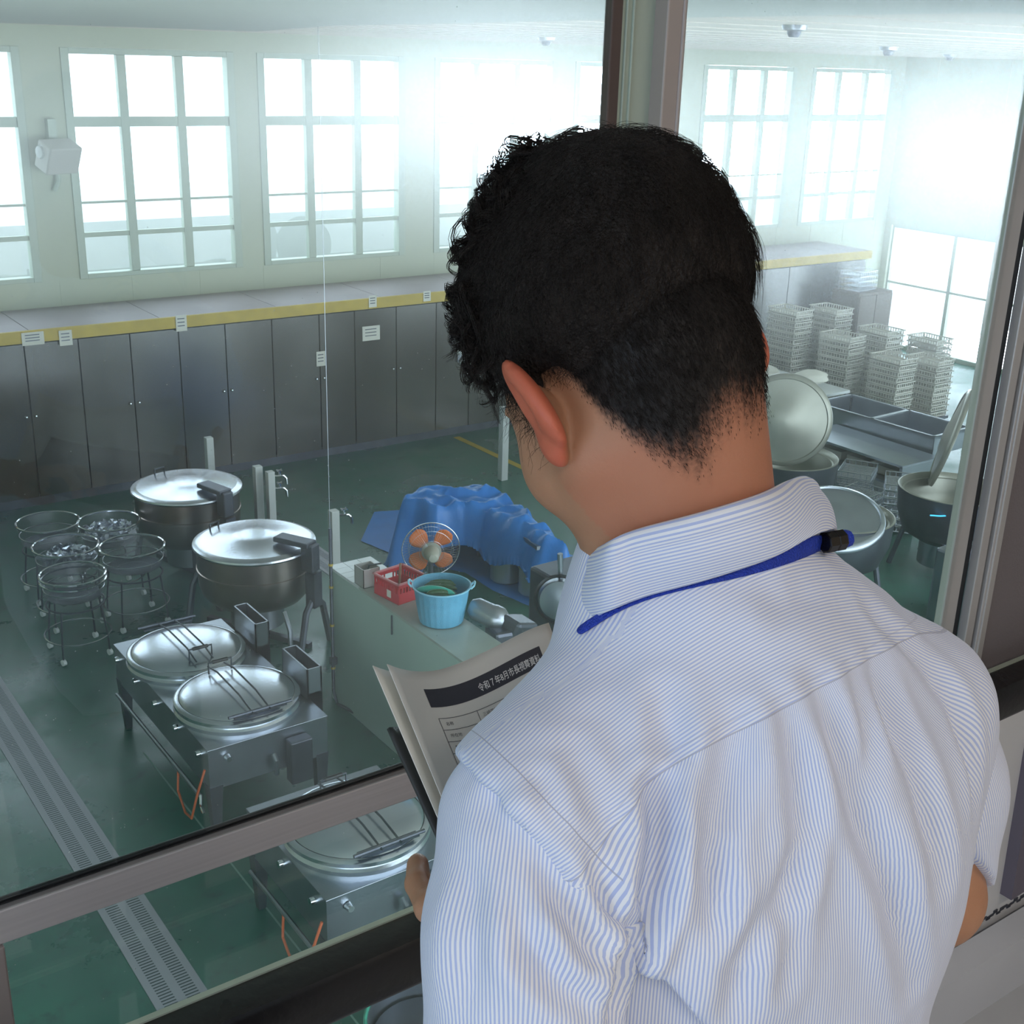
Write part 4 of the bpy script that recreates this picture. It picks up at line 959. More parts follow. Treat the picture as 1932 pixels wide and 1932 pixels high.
# hands on their own fine grid: palm, four fingers and a thumb that close on the papers
def hand(W_, P_, grip, thumb_dir):
    """W_ wrist, P_ palm centre, grip: unit vector the fingers point to, thumb_dir: across the palm to the thumb side"""
    a = unit(P_-W_); th = unit(thumb_dir-a*(a @ thumb_dir)); nrm2 = np.cross(a, th)
    if nrm2 @ grip < 0: nrm2 = -nrm2
    lo_ = np.minimum(W_, P_)-.13; hi_ = np.maximum(W_, P_)+.13; hh = .0024
    Y = grid(lo_, hi_, hh); B_ = np.stack([a, th, nrm2])
    D = ell(Y, P_, (.050, .042, .016), B_); D = su(D, cone(Y, W_, P_-a*.02, .026, .024), .02)
    for k, (off, ln) in enumerate(((.030, .92), (.010, 1.0), (-.010, .95), (-.029, .78))):
        k0 = P_ + a*.040 + th*off; k1 = k0 + (a*.85+nrm2*.5)*.040*ln; k2 = k1 + (a*.15+nrm2*1.0)*.026*ln; k3 = k2 + (-a*.55+nrm2*.7)*.020*ln
        fd = su(cone(Y, k0-a*.02, k1, .0098, .0088), cone(Y, k1, k2, .0088, .0080), .003); fd = su(fd, cone(Y, k2, k3, .0080, .0072), .003)
        D = su(D, fd, .0045)
    t0 = P_ - a*.022 + th*.030; t1 = t0 + a*.020 + th*.022 + nrm2*.012; t2 = t1 + a*.026 + th*.006 + nrm2*.018; t3 = t2 + a*.020 - th*.002 + nrm2*.012
    td = su(cone(Y, t0, t1, .014, .0115), cone(Y, t1, t2, .0115, .0100), .004); td = su(td, cone(Y, t2, t3, .0100, .0085), .003)
    D = su(D, td, .008)
    return surface_nets(D, lo_, hh)
vl, fl_ = hand(LW, LH, CF, -CR)
vr, fr_ = hand(RW, RH, -CR*.4+CF*.2-CU*.1, CU)
vs = np.concatenate([vh, v2, vl, vr]); o2 = len(vh); o3 = o2+len(v2); o4 = o3+len(vl)
fs = np.concatenate([fh, f2+o2, fl_+o3, fr_+o4])

skin = bpy.data.materials.new('skin'); skin.use_nodes = True; MATS['skin'] = skin; nt, b = nodes(skin)
at1 = N(nt, 'ShaderNodeAttribute', attribute_name='scalp'); at2 = N(nt, 'ShaderNodeAttribute', attribute_name='flush')
co = N(nt, 'ShaderNodeTexCoord'); n1 = N(nt, 'ShaderNodeTexNoise'); n1.inputs['Scale'].default_value = 28; n1.inputs['Detail'].default_value = 6; nt.links.new(co.outputs['Object'], n1.inputs['Vector'])
n2 = N(nt, 'ShaderNodeTexNoise'); n2.inputs['Scale'].default_value = 420; nt.links.new(co.outputs['Object'], n2.inputs['Vector'])
c_ = mixc(nt, n1.outputs['Fac'], (.41, .195, .105), (.50, .255, .150))
c_ = mixc(nt, at2.outputs['Fac'], c_, (.56, .13, .07))
k_ = M2(nt, 'MULTIPLY_ADD', M2(nt, 'SUBTRACT', n2.outputs['Fac'], .5), .8, at1.outputs['Fac'])
k_ = N(nt, 'ShaderNodeClamp'); 
kk = M2(nt, 'ADD', at1.outputs['Fac'], M2(nt, 'MULTIPLY', M2(nt, 'SUBTRACT', n2.outputs['Fac'], .5), M2(nt, 'MULTIPLY', M2(nt, 'MULTIPLY', at1.outputs['Fac'], M2(nt, 'SUBTRACT', 1.0, at1.outputs['Fac'])), 4.5)))
nt.links.new(kk, k_.inputs[0])
c_ = mixc(nt, k_.outputs[0], c_, (.020, .015, .012))
nt.links.new(c_, b.inputs['Base Color']); b.inputs['Roughness'].default_value = .52
b.inputs['Subsurface Weight'].default_value = .12; b.inputs['Subsurface Radius'].default_value = (.012, .004, .002); b.inputs['Subsurface Scale'].default_value = .6
b.inputs['Specular IOR Level'].default_value = .35
bpn = N(nt, 'ShaderNodeBump'); bpn.inputs['Strength'].default_value = .12; bpn.inputs['Distance'].default_value = .002; nt.links.new(n2.outputs['Fac'], bpn.inputs['Height']); nt.links.new(bpn.outputs[0], b.inputs['Normal'])

person = thing('person', (.52, .42, FZ), 'person seen from behind in a white finely striped shirt, head bowed over papers', 'person')
def to_person(o): o.parent = person; o.matrix_parent_inverse = Matrix.Translation(-Vector(person.location)); return o
body = to_person(mesh_from(vs, fs, 'body', skin, smooth_it=2))

# hairline in head coordinates: signed height above it
def hairline(L):
    phi = np.degrees(np.arctan2(np.abs(L[..., 0]), L[..., 1]))      # 0 front, 180 back
    zl = np.interp(phi, [0, 45, 62, 70, 76, 84, 88, 104, 110, 116, 124, 138, 150, 165, 180], [.090, .082, .040, -.005, -.030, -.028, .008, .004, -.026, -.048, -.072, -.090, -.094, -.082, -.074])
    zl = np.maximum(zl, -.095+.022*sm(-.02, .04, L[..., 0]))
    return L[..., 2]-zl, phi
co_ = co_of(body.data); Lb = (co_-HO) @ HB.T/HS
hl, phi = hairline(Lb)
ishead = (np.linalg.norm(Lb*np.array([1, .85, .9]), axis=1) < .135) & (np.abs(Lb[:, 0]) < .0825)
sc = np.where(ishead, sm(-.004, .034, hl+.003*np.sin(Lb[:, 0]*900)), 0)
sc = np.maximum(sc, np.where(ishead, .0*sm(-.13, -.08, -np.abs(Lb[:, 2]+.05)-.06)*(phi < 75)*(Lb[:, 2] < -.03), 0))
attr(body.data, 'scalp', sc)
ear_ = sm(.080, .090, np.abs(Lb[:, 0]))*(np.abs(Lb[:, 1]) < .05)*(np.abs(Lb[:, 2]) < .05)
attr(body.data, 'flush', np.clip(.9*ear_ + .25*sm(-.03, -.06, Lb[:, 2])*(Lb[:, 1] < .03)*(Lb[:, 2] > -.14), 0, 1))

# ---- hair volume and strands
hairm = mat('black_hair', (.021, .016, .013), .62, 0, .3, 60, .6, 420, spec=.22)
h = .0032
lo = HO-np.array([.17, .17, .15]); hi = HO+np.array([.17, .17, .19])
X = grid(lo, hi, h); d, L = head_sdf(X)
hl, phi = hairline(L)
sidec = 1-.75*sm(.0, .05, -L[..., 0])*sm(.04, .08, L[..., 2])
thick = .0012 + .0065*sm(.015, .06, hl) + .002*sm(.02, .10, L[..., 2]) + .005*sm(.02, .06, L[..., 0])*sm(-.05, .0, L[..., 2])*(1-1.6*sm(.03, .07, L[..., 2])) + .014*sm(.02, .08, L[..., 1])*sm(.035, .06, L[..., 2])*(1-sm(.08, .11, L[..., 2])) + .019*sidec*sm(-.01, .11, L[..., 2])*(1-.9*sm(.0, .07, L[..., 1])) + .014*sidec*sm(-.04, .0, L[..., 1])*sm(.06, .10, L[..., 2])*(1-sm(.0, .05, L[..., 1]))
lump = .0035*np.sin(L[..., 0]*95+2*np.sin(L[..., 2]*60))*np.sin(L[..., 1]*88+1)*sm(.0, .08, L[..., 1]+.02)
D = np.maximum(d-thick-lump, -(hl-.012)*.6)
D = np.maximum(D, -(d+.004))
vv, ff = surface_nets(D, lo, h)
hair = to_person(mesh_from(vv, ff, 'hair', hairm, smooth_it=2))

def strands(P, rad, name, m, parent):
    """P n,k,3 polylines; rad n,k -> three-sided tubes in one mesh"""
    n, k, _ = P.shape; T = np.gradient(P, axis=1); T /= np.linalg.norm(T, axis=2, keepdims=True)+1e-9
    ref = np.where(np.abs(T[..., 2:3]) < .9, np.array([0, 0, 1.0]), np.array([1.0, 0, 0]))
    A = np.cross(T, ref); A /= np.linalg.norm(A, axis=2, keepdims=True)+1e-9; Bn = np.cross(T, A)
    q = np.array([0, 2*PI/3, 4*PI/3]); ring = (A[:, :, None]*np.cos(q)[None, None, :, None]+Bn[:, :, None]*np.sin(q)[None, None, :, None])*rad[:, :, None, None]
    vt = (P[:, :, None]+ring).reshape(-1, 3)
    i = np.arange(n)[:, None, None]*k*3; j = np.arange(k-1)[None, :, None]*3; r_ = np.arange(3)[None, None, :]; r2 = (r_+1) % 3
    f = np.stack([i+j+r_, i+j+r2, i+j+3+r2, i+j+3+r_], -1).reshape(-1, 4)
    me = bpy.data.meshes.new(name); me.vertices.add(len(vt)); me.vertices.foreach_set('co', vt.astype(np.float32).ravel())
    me.loops.add(f.size); me.loops.foreach_set('vertex_index', f.ravel().astype(np.int32)); me.polygons.add(len(f)); me.polygons.foreach_set('loop_start', np.arange(0, f.size, 4, dtype=np.int32))
    me.update(calc_edges=True); me.materials.append(m); me.shade_smooth()
    o = bpy.data.objects.new(name, me); COL.objects.link(o); o.parent = parent; return o
def roots(me, cnt, wfun):
    """random surface points weighted by wfun(local pos, normal)"""
    c = co_of(me); nn = no_of(me); Lc = (c-HO) @ HB.T/HS; w_ = wfun(Lc, nn @ HB.T); w_ = np.clip(w_, 0, None)
    i = rng.choice(len(c), cnt, p=w_/w_.sum()); return c[i]+rng.normal(0, .0012, (cnt, 3)), nn[i], Lc[i]
def proj(t_, n_): return t_-n_*(t_*n_).sum(-1, keepdims=True)
def nz(a): return a/(np.linalg.norm(a, axis=-1, keepdims=True)+1e-9)
# short clipped hair at the back and sides (grown from the skin)
def w_short(Lc, nn):
    hh_, ph = hairline(Lc); return ((hh_ > -.001) & (ph > 60) & (np.abs(Lc[:, 0]) < .084) & (np.linalg.norm(Lc*np.array([1, .85, .9]), axis=1) < .14))*(sm(-.002, .03, hh_)+.12)*(1-sm(.05, .09, Lc[:, 2]))
P0, n0, L0 = roots(body.data, 21000, w_short)
ln = .0016 + .0074*sm(.0, .08, hairline(L0)[0])
dirn = nz(proj(np.tile(-hU, (len(P0), 1))+rng.normal(0, .25, P0.shape), n0))
kk_ = np.linspace(0, 1, 4)[None, :, None]
Pn = P0[:, None] + ln[:, None, None]*(dirn[:, None]*kk_*.95 + n0[:, None]*(kk_*.32-.1*kk_**2))
strands(Pn, np.full((len(P0), 4), .00014)*np.array([1, 1, .8, .3]), 'clipped_hair', hairm, hair)
# longer hair lying over the crown
def w_top(Lc, nn): return sm(-.03, .03, Lc[:, 2])*(1-.85*sm(.01, .05, Lc[:, 1]))*(hairline(Lc)[0] > .02)*(nn[:, 2] > -.6)
P0, n0, L0 = roots(hair.data, 12000, w_top)
whorl = np.array([0, -.065, .115]); flow = L0-whorl; flow = nz(flow) + np.array([-.25, .1, -.1]); flow = flow @ HB
dirn = nz(proj(flow+rng.normal(0, .22, P0.shape), n0)); side = np.cross(dirn, n0)
K = 8; t_ = np.linspace(0, 1, K)[None, :, None]; ln = ((.018+.022*rng.random(len(P0)))*(1-.72*sm(.02, .07, L0[:, 1])))[:, None, None]
amp = (.0015+.003*rng.random(len(P0)))[:, None, None]*(1+1.5*sm(0, .08, L0[:, 1]))[:, None, None]; ph_ = (rng.random(len(P0))*6)[:, None, None]
lift = np.where(L0[:, 2] > .05, .004, .0012)[:, None, None]
Pn = P0[:, None]-n0[:, None]*.002 + dirn[:, None]*t_*ln + side[:, None]*np.sin(t_*7+ph_)*amp + n0[:, None]*(lift*np.sin(t_*PI*.9)+.002*t_ - .16*(t_*ln)**2/.03)
strands(Pn, np.full((len(P0), K), .00016)*np.linspace(1.1, .35, K), 'long_hair', hairm, hair)
# curls along the fringe and the left and top outline
def w_curl(Lc, nn): return (hairline(Lc)[0] > .008)*(1-.75*sm(.075, .10, Lc[:, 1]))*(sm(.02, .07, Lc[:, 1])*1.0*(Lc[:, 2] > .03) + .5*sm(.10, .13, Lc[:, 2])*sm(-.05, .02, Lc[:, 1]) + .5*sm(-.02, .04, Lc[:, 1])*(Lc[:, 0] < -.03)*(Lc[:, 2] > .045))
ncl = 760
P0, n0, L0 = roots(hair.data, ncl, w_curl)
per = 11; P1 = np.repeat(P0, per, 0)+rng.normal(0, .0010, (ncl*per, 3)); n1_ = np.repeat(n0, per, 0); L1 = np.repeat(L0, per, 0)
fd = nz(proj(np.tile(hF*.8-hU*.5-hR*.35, (ncl, 1))+rng.normal(0, .45, (ncl, 3)), n0)); fd = np.repeat(fd, per, 0); sd_ = np.cross(fd, n1_)
K = 16; t_ = np.linspace(0, 1, K)[None, :, None]
rc = np.repeat(.0042+.0050*rng.random(ncl), per)[:, None, None]; tw = np.repeat((5.0+5*rng.random(ncl))*rng.choice([-1, 1], ncl), per)[:, None, None]+rng.normal(0, .14, (ncl*per, 1, 1))
ln = np.repeat(.004+.011*rng.random(ncl), per)[:, None, None]*(1+.15*rng.normal(size=(ncl*per, 1, 1)))
p0 = np.repeat(rng.random(ncl)*6, per)[:, None, None]
Pn = P1[:, None] + fd[:, None]*(ln*t_+rc*(np.sin(tw*t_+p0)-np.sin(p0))) + n1_[:, None]*(.002*t_+rc*1.0*(1-np.cos(tw*t_))*.75) + sd_[:, None]*rc*.8*(np.cos(tw*t_*.8+p0)-np.cos(p0))
Pn += np.array([0, 0, -1.0])*(.012*t_**2)
strands(Pn, np.full((ncl*per, K), .00022)*np.linspace(1.15, .4, K), 'curls', hairm, hair)
# ---------------------------------------------------------------- shirt
stripe = bpy.data.materials.new('striped_shirt_cloth'); stripe.use_nodes = True; nt, b = nodes(stripe)
A_ = lambda n_: N(nt, 'ShaderNodeAttribute', attribute_name=n_).outputs['Fac']
def band(s, period=.00215, duty=.46):
    return M2(nt, 'LESS_THAN', M2(nt, 'FRACT', M2(nt, 'DIVIDE', s, period)), duty)
isy = M2(nt, 'GREATER_THAN', A_('yoke'), 0.0)
sm_ = N(nt, 'ShaderNodeMix', data_type='FLOAT'); nt.links.new(isy, sm_.inputs['Factor']); nt.links.new(A_('s_body'), sm_.inputs['A']); nt.links.new(A_('s_yoke'), sm_.inputs['B'])
st_ = band(sm_.outputs['Result'])
c_ = mixc(nt, st_, (.82, .82, .84), (.47, .53, .76))
seam = M2(nt, 'LESS_THAN', M2(nt, 'ABSOLUTE', A_('yoke')), .0004)
seam2 = M2(nt, 'LESS_THAN', M2(nt, 'ABSOLUTE', M2(nt, 'SUBTRACT', A_('yoke'), .0055)), .00035)
seam3 = M2(nt, 'LESS_THAN', M2(nt, 'ABSOLUTE', A_('arm')), .0004)
sf = M2(nt, 'MAXIMUM', M2(nt, 'MULTIPLY', seam, .8), M2(nt, 'MAXIMUM', M2(nt, 'MULTIPLY', seam2, .35), M2(nt, 'MULTIPLY', seam3, .8)))
c_ = mixc(nt, sf, c_, (.42, .43, .52))
nt.links.new(c_, b.inputs['Base Color']); b.inputs['Roughness'].default_value = .85; b.inputs['Specular IOR Level'].default_value = .2
b.inputs['Sheen Weight'].default_value = .15
bpn = N(nt, 'ShaderNodeBump'); bpn.inputs['Strength'].default_value = .35; bpn.inputs['Distance'].default_value = .0004
nt.links.new(M2(nt, 'SUBTRACT', 1, sf), bpn.inputs['Height']); nt.links.new(bpn.outputs[0], b.inputs['Normal'])
MATS['stripe'] = stripe
BB = np.stack([bX, bY, bZ])
def toB(P): return (P-MID) @ BB.T
def clip_plane(X, p, n_): return (X-np.array(p, np.float32)) @ np.array(n_, np.float32)

# left armhole plane passes through two measured seam points and the front-back direction
pa, pb = V(868, 1440, .770), V(1085, 1665, .690)
nl = unit(np.cross(pb-pa, bY)); nl = nl if nl @ bX < 0 else -nl
pc, pd = V(1835, 1195, .90), V(1868, 1420, .86)
nr = unit(bX*.93-bZ*.05+bY*.1)
h = .0042
lo = np.array([.30, .22, 4.30]); hi = np.array([.84, .82, 5.06]); X = grid(lo, hi, h)
CT = bp_(-.002, .0, -.14)
d = ell(X, CT, (.172, .118, .25), BB)
d = su(d, ell(X, bp_(.008, -.03, -.40), (.166, .112, .22), BB), .10)
d = su(d, cone(X, NB-np.array([0, 0, .075])+bX*.01, LS+bX*-.008, .064, .057), .04)
d = su(d, cone(X, NB-np.array([0, 0, .036])+bX*.015, RS+bX*.004-bZ*.002, .074, .056), .05)
d = np.maximum(d, 4.335-X[..., 2])
neck_dir = unit(hp(0, -.02, -.03)-NB)
d = su(d, cone(X, NB-np.array([0, 0, .06]), NB+neck_dir*.004, .070, .060), .025)
d = su(d, ell(X, bp_(-.085, -.055, -.08), (.075, .05, .10), BB), .04)       # shoulder blades
d = su(d, ell(X, bp_(.085, -.055, -.08), (.075, .05, .10), BB), .04)
dsl = cone(X, LS, V(1000, 1900, .715), .057, .058)
d = su(d, dsl, .03); d = su(d, cone(X, RS, V(1755, 1550, .93), .055, .045), .03)
dcore = su(ell(X, CT, (.166, .114, .25), BB), ell(X, bp_(0, -.03, -.40), (.155, .110, .22), BB), .10)
d = np.maximum(d, clip_plane(X, pa, nl)); d = np.maximum(d, clip_plane(X, RS+bX*.045, nr)); d = np.minimum(d, dcore)
d = np.maximum(d, -cone(X, NB+neck_dir*.030, NB+neck_dir*.2, .045, .075))
v_, f_ = surface_nets(d, lo, h)
shirt = to_person(mesh_from(v_, f_, 'shirt', stripe, smooth_it=3))
# sleeves
def sleeve(pts, rs, planes, name):
    P = [np.array(p) for p in pts]; l_ = np.min(P, 0)-.09; h_ = np.max(P, 0)+.09; Y = grid(l_, h_, .0042)
    D = None
    for i in range(len(P)-1):
        q = cone(Y, P[i], P[i+1], rs[i], rs[i+1]); D = q if D is None else su(D, q, .02)
    for p, n_ in planes: D = np.maximum(D, clip_plane(Y, p, n_))
    v, f = surface_nets(D, l_, .0042); return to_person(mesh_from(v, f, name, stripe, smooth_it=3))
sl_end = V(985, 2060, .715)
slL = sleeve([LS+bX*.02, LS, V(990, 1760, .722), sl_end], [.050, .0540, .056, .060], [(sl_end, unit(sl_end-LS)), (LS+bX*.05, bX)], 'sleeve')
sr_end = V(1790, 1640, .93)
slR = sleeve([RS+bX*-.02, RS, V(1760, 1480, .92), V(1750, 1700, .925)], [.05, .0545, .050, .047], [(V(1850, 1645, .90), unit(V(1760, 1760, .93)-V(1750, 1500, .93)-bX*.10)), (RS-bX*.045, -bX)], 'sleeve')
slL.parent = shirt; slR.parent = shirt
for o in (slL, slR): o.matrix_parent_inverse = shirt.matrix_parent_inverse.inverted() @ Matrix.Translation(-Vector(person.location)) if False else Matrix.Identity(4)

# measured lines on the cloth, found on the surface itself
def bvh_of(objs):
    vs = []; fs = []
    for o in objs:
        n0_ = len(vs); vs += [Vector(c) for c in co_of(o.data)]; fs += [[n0_+i for i in p.vertices] for p in o.data.polygons]
    return BVHTree.FromPolygons(vs, fs)
tree = bvh_of([shirt, slL, slR])
def on(px_, py_):
    r = unit(V(px_, py_, 1)-CC); q = tree.ray_cast(Vector(CC), Vector(r), 5)
    return np.array(q[0]) if q[0] is not None else V(px_, py_, .84)
SQ = [on(*p) for p in ((1090, 1640), (1180, 1545), (1280, 1440), (1400, 1368), (1560, 1288), (1700, 1218), (1765, 1188))]
SB = np.array([toB(p) for p in SQ])
cu = np.polyfit(SB[:, 0], SB[:, 2], 3); ulo, uhi = SB[:, 0].min(), SB[:, 0].max()
def seam_w(u): u = np.clip(u, ulo-.03, uhi+.03); return np.polyval(cu, u)
FOLDS = [  # (points, width m, depth m)
 ([(1232, 1485), (1245, 1560), (1232, 1680), (1200, 1780), (1165, 1850), (1160, 1932)], .008, .013),
 ([(1253, 1320), (1262, 1400), (1265, 1475), (1262, 1540)], .009, .0045),
 ([(1392, 1378), (1368, 1470), (1348, 1570), (1345, 1700)], .010, .0055),
 ([(1485, 1345), (1508, 1450), (1512, 1560), (1490, 1720), (1480, 1850)], .009, .0060),
 ([(1540, 1300), (1585, 1420), (1630, 1560), (1690, 1720), (1720, 1860)], .010, .0065),
 ([(1610, 1270), (1630, 1380), (1640, 1480)], .007, .004),
 ([(1648, 1270), (1700, 1400), (1750, 1540), (1778, 1660)], .010, .0065),
 ([(1720, 1225), (1790, 1320), (1830, 1440), (1840, 1560)], .009, .004),
 ([(1490, 1650), (1440, 1740), (1400, 1830), (1385, 1932)], .010, .0055),
 ([(1340, 1620), (1352, 1690), (1345, 1760)], .007, .004),
 ([(1120, 1640), (1150, 1720), (1190, 1770)], .006, .0045),
 ([(1080, 1420), (1110, 1500), (1140, 1570)], .008, .003),
 ([(1020, 1480), (1060, 1560), (1100, 1610)], .007, .0025),
 ([(1640, 1140), (1680, 1190), (1720, 1235)], .008, .0025),
 ([(1005, 1560), (1050, 1680), (1100, 1780), (1150, 1830)], .008, .007),
 ([(940, 1520), (980, 1640), (1000, 1770), (1060, 1860)], .009, .004),
 ([(900, 1640), (890, 1780), (880, 1920)], .010, .0035),
 ([(1000, 1800), (1080, 1870), (1140, 1900)], .008, .005),
 ([(1380, 1100), (1480, 1130), (1560, 1115)], .012, .003)]
FP = []
for pts, w_, dp in FOLDS:
    q = [on(*p) for p in pts]; den = []
    for i in range(len(q)-1):
        for t in np.linspace(0, 1, 9, endpoint=False): den.append(q[i]*(1-t)+q[i+1]*t)
    FP.append((np.array(den+[q[-1]]), w_, dp))
def cloth(o, kind):
    me = o.data; c = co_of(me).astype(float); n_ = no_of(me).astype(float); disp = np.zeros(len(c))
    back = sm(-.2, .2, (n_*(CC-c)/np.linalg.norm(CC-c, axis=1, keepdims=True)).sum(1))
    for P, w_, dp in FP:
        lo_ = P.min(0)-3*w_; hi_ = P.max(0)+3*w_; m = ((c > lo_) & (c < hi_)).all(1); i = np.nonzero(m)[0]
        if not len(i): continue
        dd = ((c[i][:, None]-P[None])**2).sum(-1); j = dd.argmin(1); dm = np.sqrt(dd.min(1)); t = j/(len(P)-1)
        env = np.minimum(1, np.sin(PI*np.clip(.12+.8*t, 0, 1))*1.3)
        g = np.exp(-(dm/w_)**2)-.55*np.exp(-((dm-2.0*w_)/w_)**2)
        disp[i] -= dp*env*g*1.2
    for k in range(0): pass
    low = np.array([noise.noise(Vector(p*16)) for p in c]); mid = np.array([noise.noise(Vector((p[0]*45, p[1]*45, p[2]*14))) for p in c])
    disp = disp*back + .0022*low + .0012*mid
    c2 = c + n_*disp[:, None]; me.vertices.foreach_set('co', c2.astype(np.float32).ravel()); me.update()
    Bc = toB(c); u, w_ = Bc[:, 0], Bc[:, 2]
    if kind == 'body':
        yk = w_-seam_w(u); yk = np.where(Bc[:, 1] > .02, np.minimum(yk, .02), yk)
        attr(me, 'yoke', yk); attr(me, 's_yoke', .72*yk + .70*Bc[:, 1]); ta_ = np.linspace(-PI, PI, 721); ds = np.hypot(.172*np.cos(ta_), .118*np.sin(ta_))*(ta_[1]-ta_[0]); arc = np.cumsum(ds); attr(me, 's_body', np.interp(np.arctan2(u/.172, -Bc[:, 1]/.118), ta_, arc)*(1+.10*w_))
        ad = -((c-pa) @ nl); rl = np.linalg.norm((c-LS)-np.outer((c-LS) @ unit(sl_end-LS), unit(sl_end-LS)), axis=1); attr(me, 'arm', np.where((rl < .070) & (ad < .06), np.minimum(ad-.018, 1), 1.0))
    else:
        a0, a1 = (LS, sl_end) if kind == 'L' else (RS, sr_end)
        ax_ = unit(a1-a0); r = c-a0-np.outer((c-a0) @ ax_, ax_); e1 = unit(np.cross(ax_, CF)); e2 = np.cross(ax_, e1)
        ang_ = np.arctan2(r @ e2, r @ e1); s = ang_*.056
        attr(me, 'yoke', np.full(len(c), -1.0)); attr(me, 's_yoke', s); attr(me, 's_body', s); attr(me, 'arm', np.full(len(c), 1.0))
cloth(shirt, 'body'); cloth(slL, 'L'); cloth(slR, 'R')

# collar: a folded band around the neck
T_ = [(1150, 1085, .872), (1122, 1050, .845), (1150, 1022, .812), (1200, 998, .788), (1320, 966, .765), (1430, 932, .772), (1490, 905, .795), (1516, 905, .832), (1500, 925, .875), (1440, 960, .905)]
B_ = [(1110, 1245, .880), (1066, 1207, .850), (1140, 1155, .792), (1215, 1122, .760), (1330, 1090, .737), (1450, 1050, .742), (1535, 1010, .765), (1572, 998, .812), (1560, 1010, .870), (1500, 1040, .905)]
def spl(pts, n_):
    P = np.array([V(*p) for p in pts]); P = np.vstack([2*P[0]-P[1], P, 2*P[-1]-P[-2]]); out = []
    segs = len(pts)-1
    for k in range(n_):
        t = k/(n_-1)*segs; i = min(int(t), segs-1); f = t-i; p0, p1, p2, p3 = P[i:i+4]
        out.append(.5*((2*p1)+(-p0+p2)*f+(2*p0-5*p1+4*p2-p3)*f*f+(-p0+3*p1-3*p2+p3)*f**3))
    return np.array(out)
ctree = bvh_of([shirt, body])
def hit(px_, py_):
    r = unit(V(px_, py_, 1)-CC); q = ctree.ray_cast(Vector(CC), Vector(r), 5)
    return float((np.array(q[0])-CC) @ CF) if q[0] is not None else None
def snap(pts, off, vis):
    out = []
    for k, (a, b__, d_) in enumerate(pts):
        if k in vis:
            h_ = hit(a, b__); d_ = min(d_, h_-off) if h_ else d_
        out.append((a, b__, d_))
    return out
T_ = snap(T_, .012, (2, 3, 4, 5)); B_ = snap(B_, .006, (2, 3, 4, 5, 6))
print('COLLAR', T_, B_)
nC, nV = 90, 12
Tt, Bt = spl(T_, nC), spl(B_, nC); axis_c = NB+neck_dir*.03
vs = []; sv = []
for i in range(nC):
    out = Tt[i]-axis_c; out -= neck_dir*(out @ neck_dir); out = unit(out)
    inner = Tt[i]-out*.004-neck_dir*.034
    col = [inner, inner*.5+(Tt[i]-out*.003)*.5]
    for k in range(nV): 
        t = k/(nV-1); p = Tt[i]*(1-t)+Bt[i]*t + out*(.006*math.sin(PI*t)+.0035*math.sin(PI*min(1, t*4))); 
        if k == 0: p = Tt[i]+neck_dir*.0015
        col.append(p)
    vs += col; L_ = np.linalg.norm(Tt[i]-Bt[i])
    sv += [0, .02]+[.02+L_*k/(nV-1) for k in range(nV)]
nk = nV+2
fs = [(i*nk+j, (i+1)*nk+j, (i+1)*nk+j+1, i*nk+j+1) for i in range(nC-1) for j in range(nk-1)]
col_o = mesh_from(np.array(vs), np.array(fs), 'collar', stripe, shirt, smooth_it=0)
me = col_o.data; attr(me, 'yoke', np.full(len(vs), 1.0)); attr(me, 's_yoke', sv); attr(me, 's_body', sv); attr(me, 'arm', np.full(len(vs), 1.0))
s_ = col_o.modifiers.new('sub', 'SUBSURF'); s_.levels = s_.render_levels = 1
s_ = col_o.modifiers.new('thickness', 'SOLIDIFY'); s_.thickness = .0022; s_.offset = -1
# trousers, belt and shoes below
navy = mat('dark_trousers', (.02, .022, .03), .8, 0, .1, 30)
h = .007; lo = np.array([.24, .20, 3.55]); hi = np.array([.86, .78, 4.56]); X = grid(lo, hi, h)
d = ell(X, HIP+np.array([0, 0, .02]), (.170, .120, .17), BB)
for s in (-1, 1):
    hip = HIP + bX*s*.085 - np.array([0, 0, .04]); kn = hip + np.array([0, .01, -.42]); an = kn + np.array([0, -.02, -.36])
    d = su(d, cone(X, hip, kn, .092, .074), .02); d = su(d, cone(X, kn, an, .074, .062), .02)
v_, f_ = surface_nets(d, lo, h); to_person(mesh_from(v_, f_, 'trousers', navy))
for s in (-1, 1):
    hip = HIP + bX*s*.085; c = Vector((hip[0], hip[1]+.05, FZ))
    m = MB(); m.lathe([(0, .0), (.048, .0), (.052, .02), (.050, .05), (.042, .075), (.03, .085), (0, .088)], n=24)
    o = m.build('shoe', black); o.scale = (1, 2.6, 1); o.parent = person; o.location = c-Vector(person.location)

# ---------------------------------------------------------------- lanyard
ly = thing('lanyard', V(1570, 1020, .78).tolist(), 'blue lanyard strap under the shirt collar with a shiny black metal clasp', 'lanyard')
O_ = np.array(ly.location)
lanm = mat('blue_strap', (.012, .045, .42), .6, 0, .08, 200, .5, 700)
tree2 = bvh_of([shirt])
def onS(px_, py_, off=.003):
    r = unit(V(px_, py_, 1)-CC); q = tree2.ray_cast(Vector(CC), Vector(r), 5)
    return (np.array(q[0])+np.array(q[1])*off if q[1] is not None else V(px_, py_, .78)) if q[0] is not None else V(px_, py_, .80)
up = [(1095, 1188), (1150, 1150), (1210, 1118), (1300, 1090), (1400, 1060), (1480, 1030), (1550, 1004)]
dn = [(1098, 1207), (1160, 1158), (1240, 1125), (1320, 1107), (1410, 1085), (1490, 1062), (1560, 1036)]
vs = []
for k in range(len(up)):
    for t in (0, .5, 1):
        vs.append(onS(up[k][0]*(1-t)+dn[k][0]*t, up[k][1]*(1-t)+dn[k][1]*t, .0035)-O_)
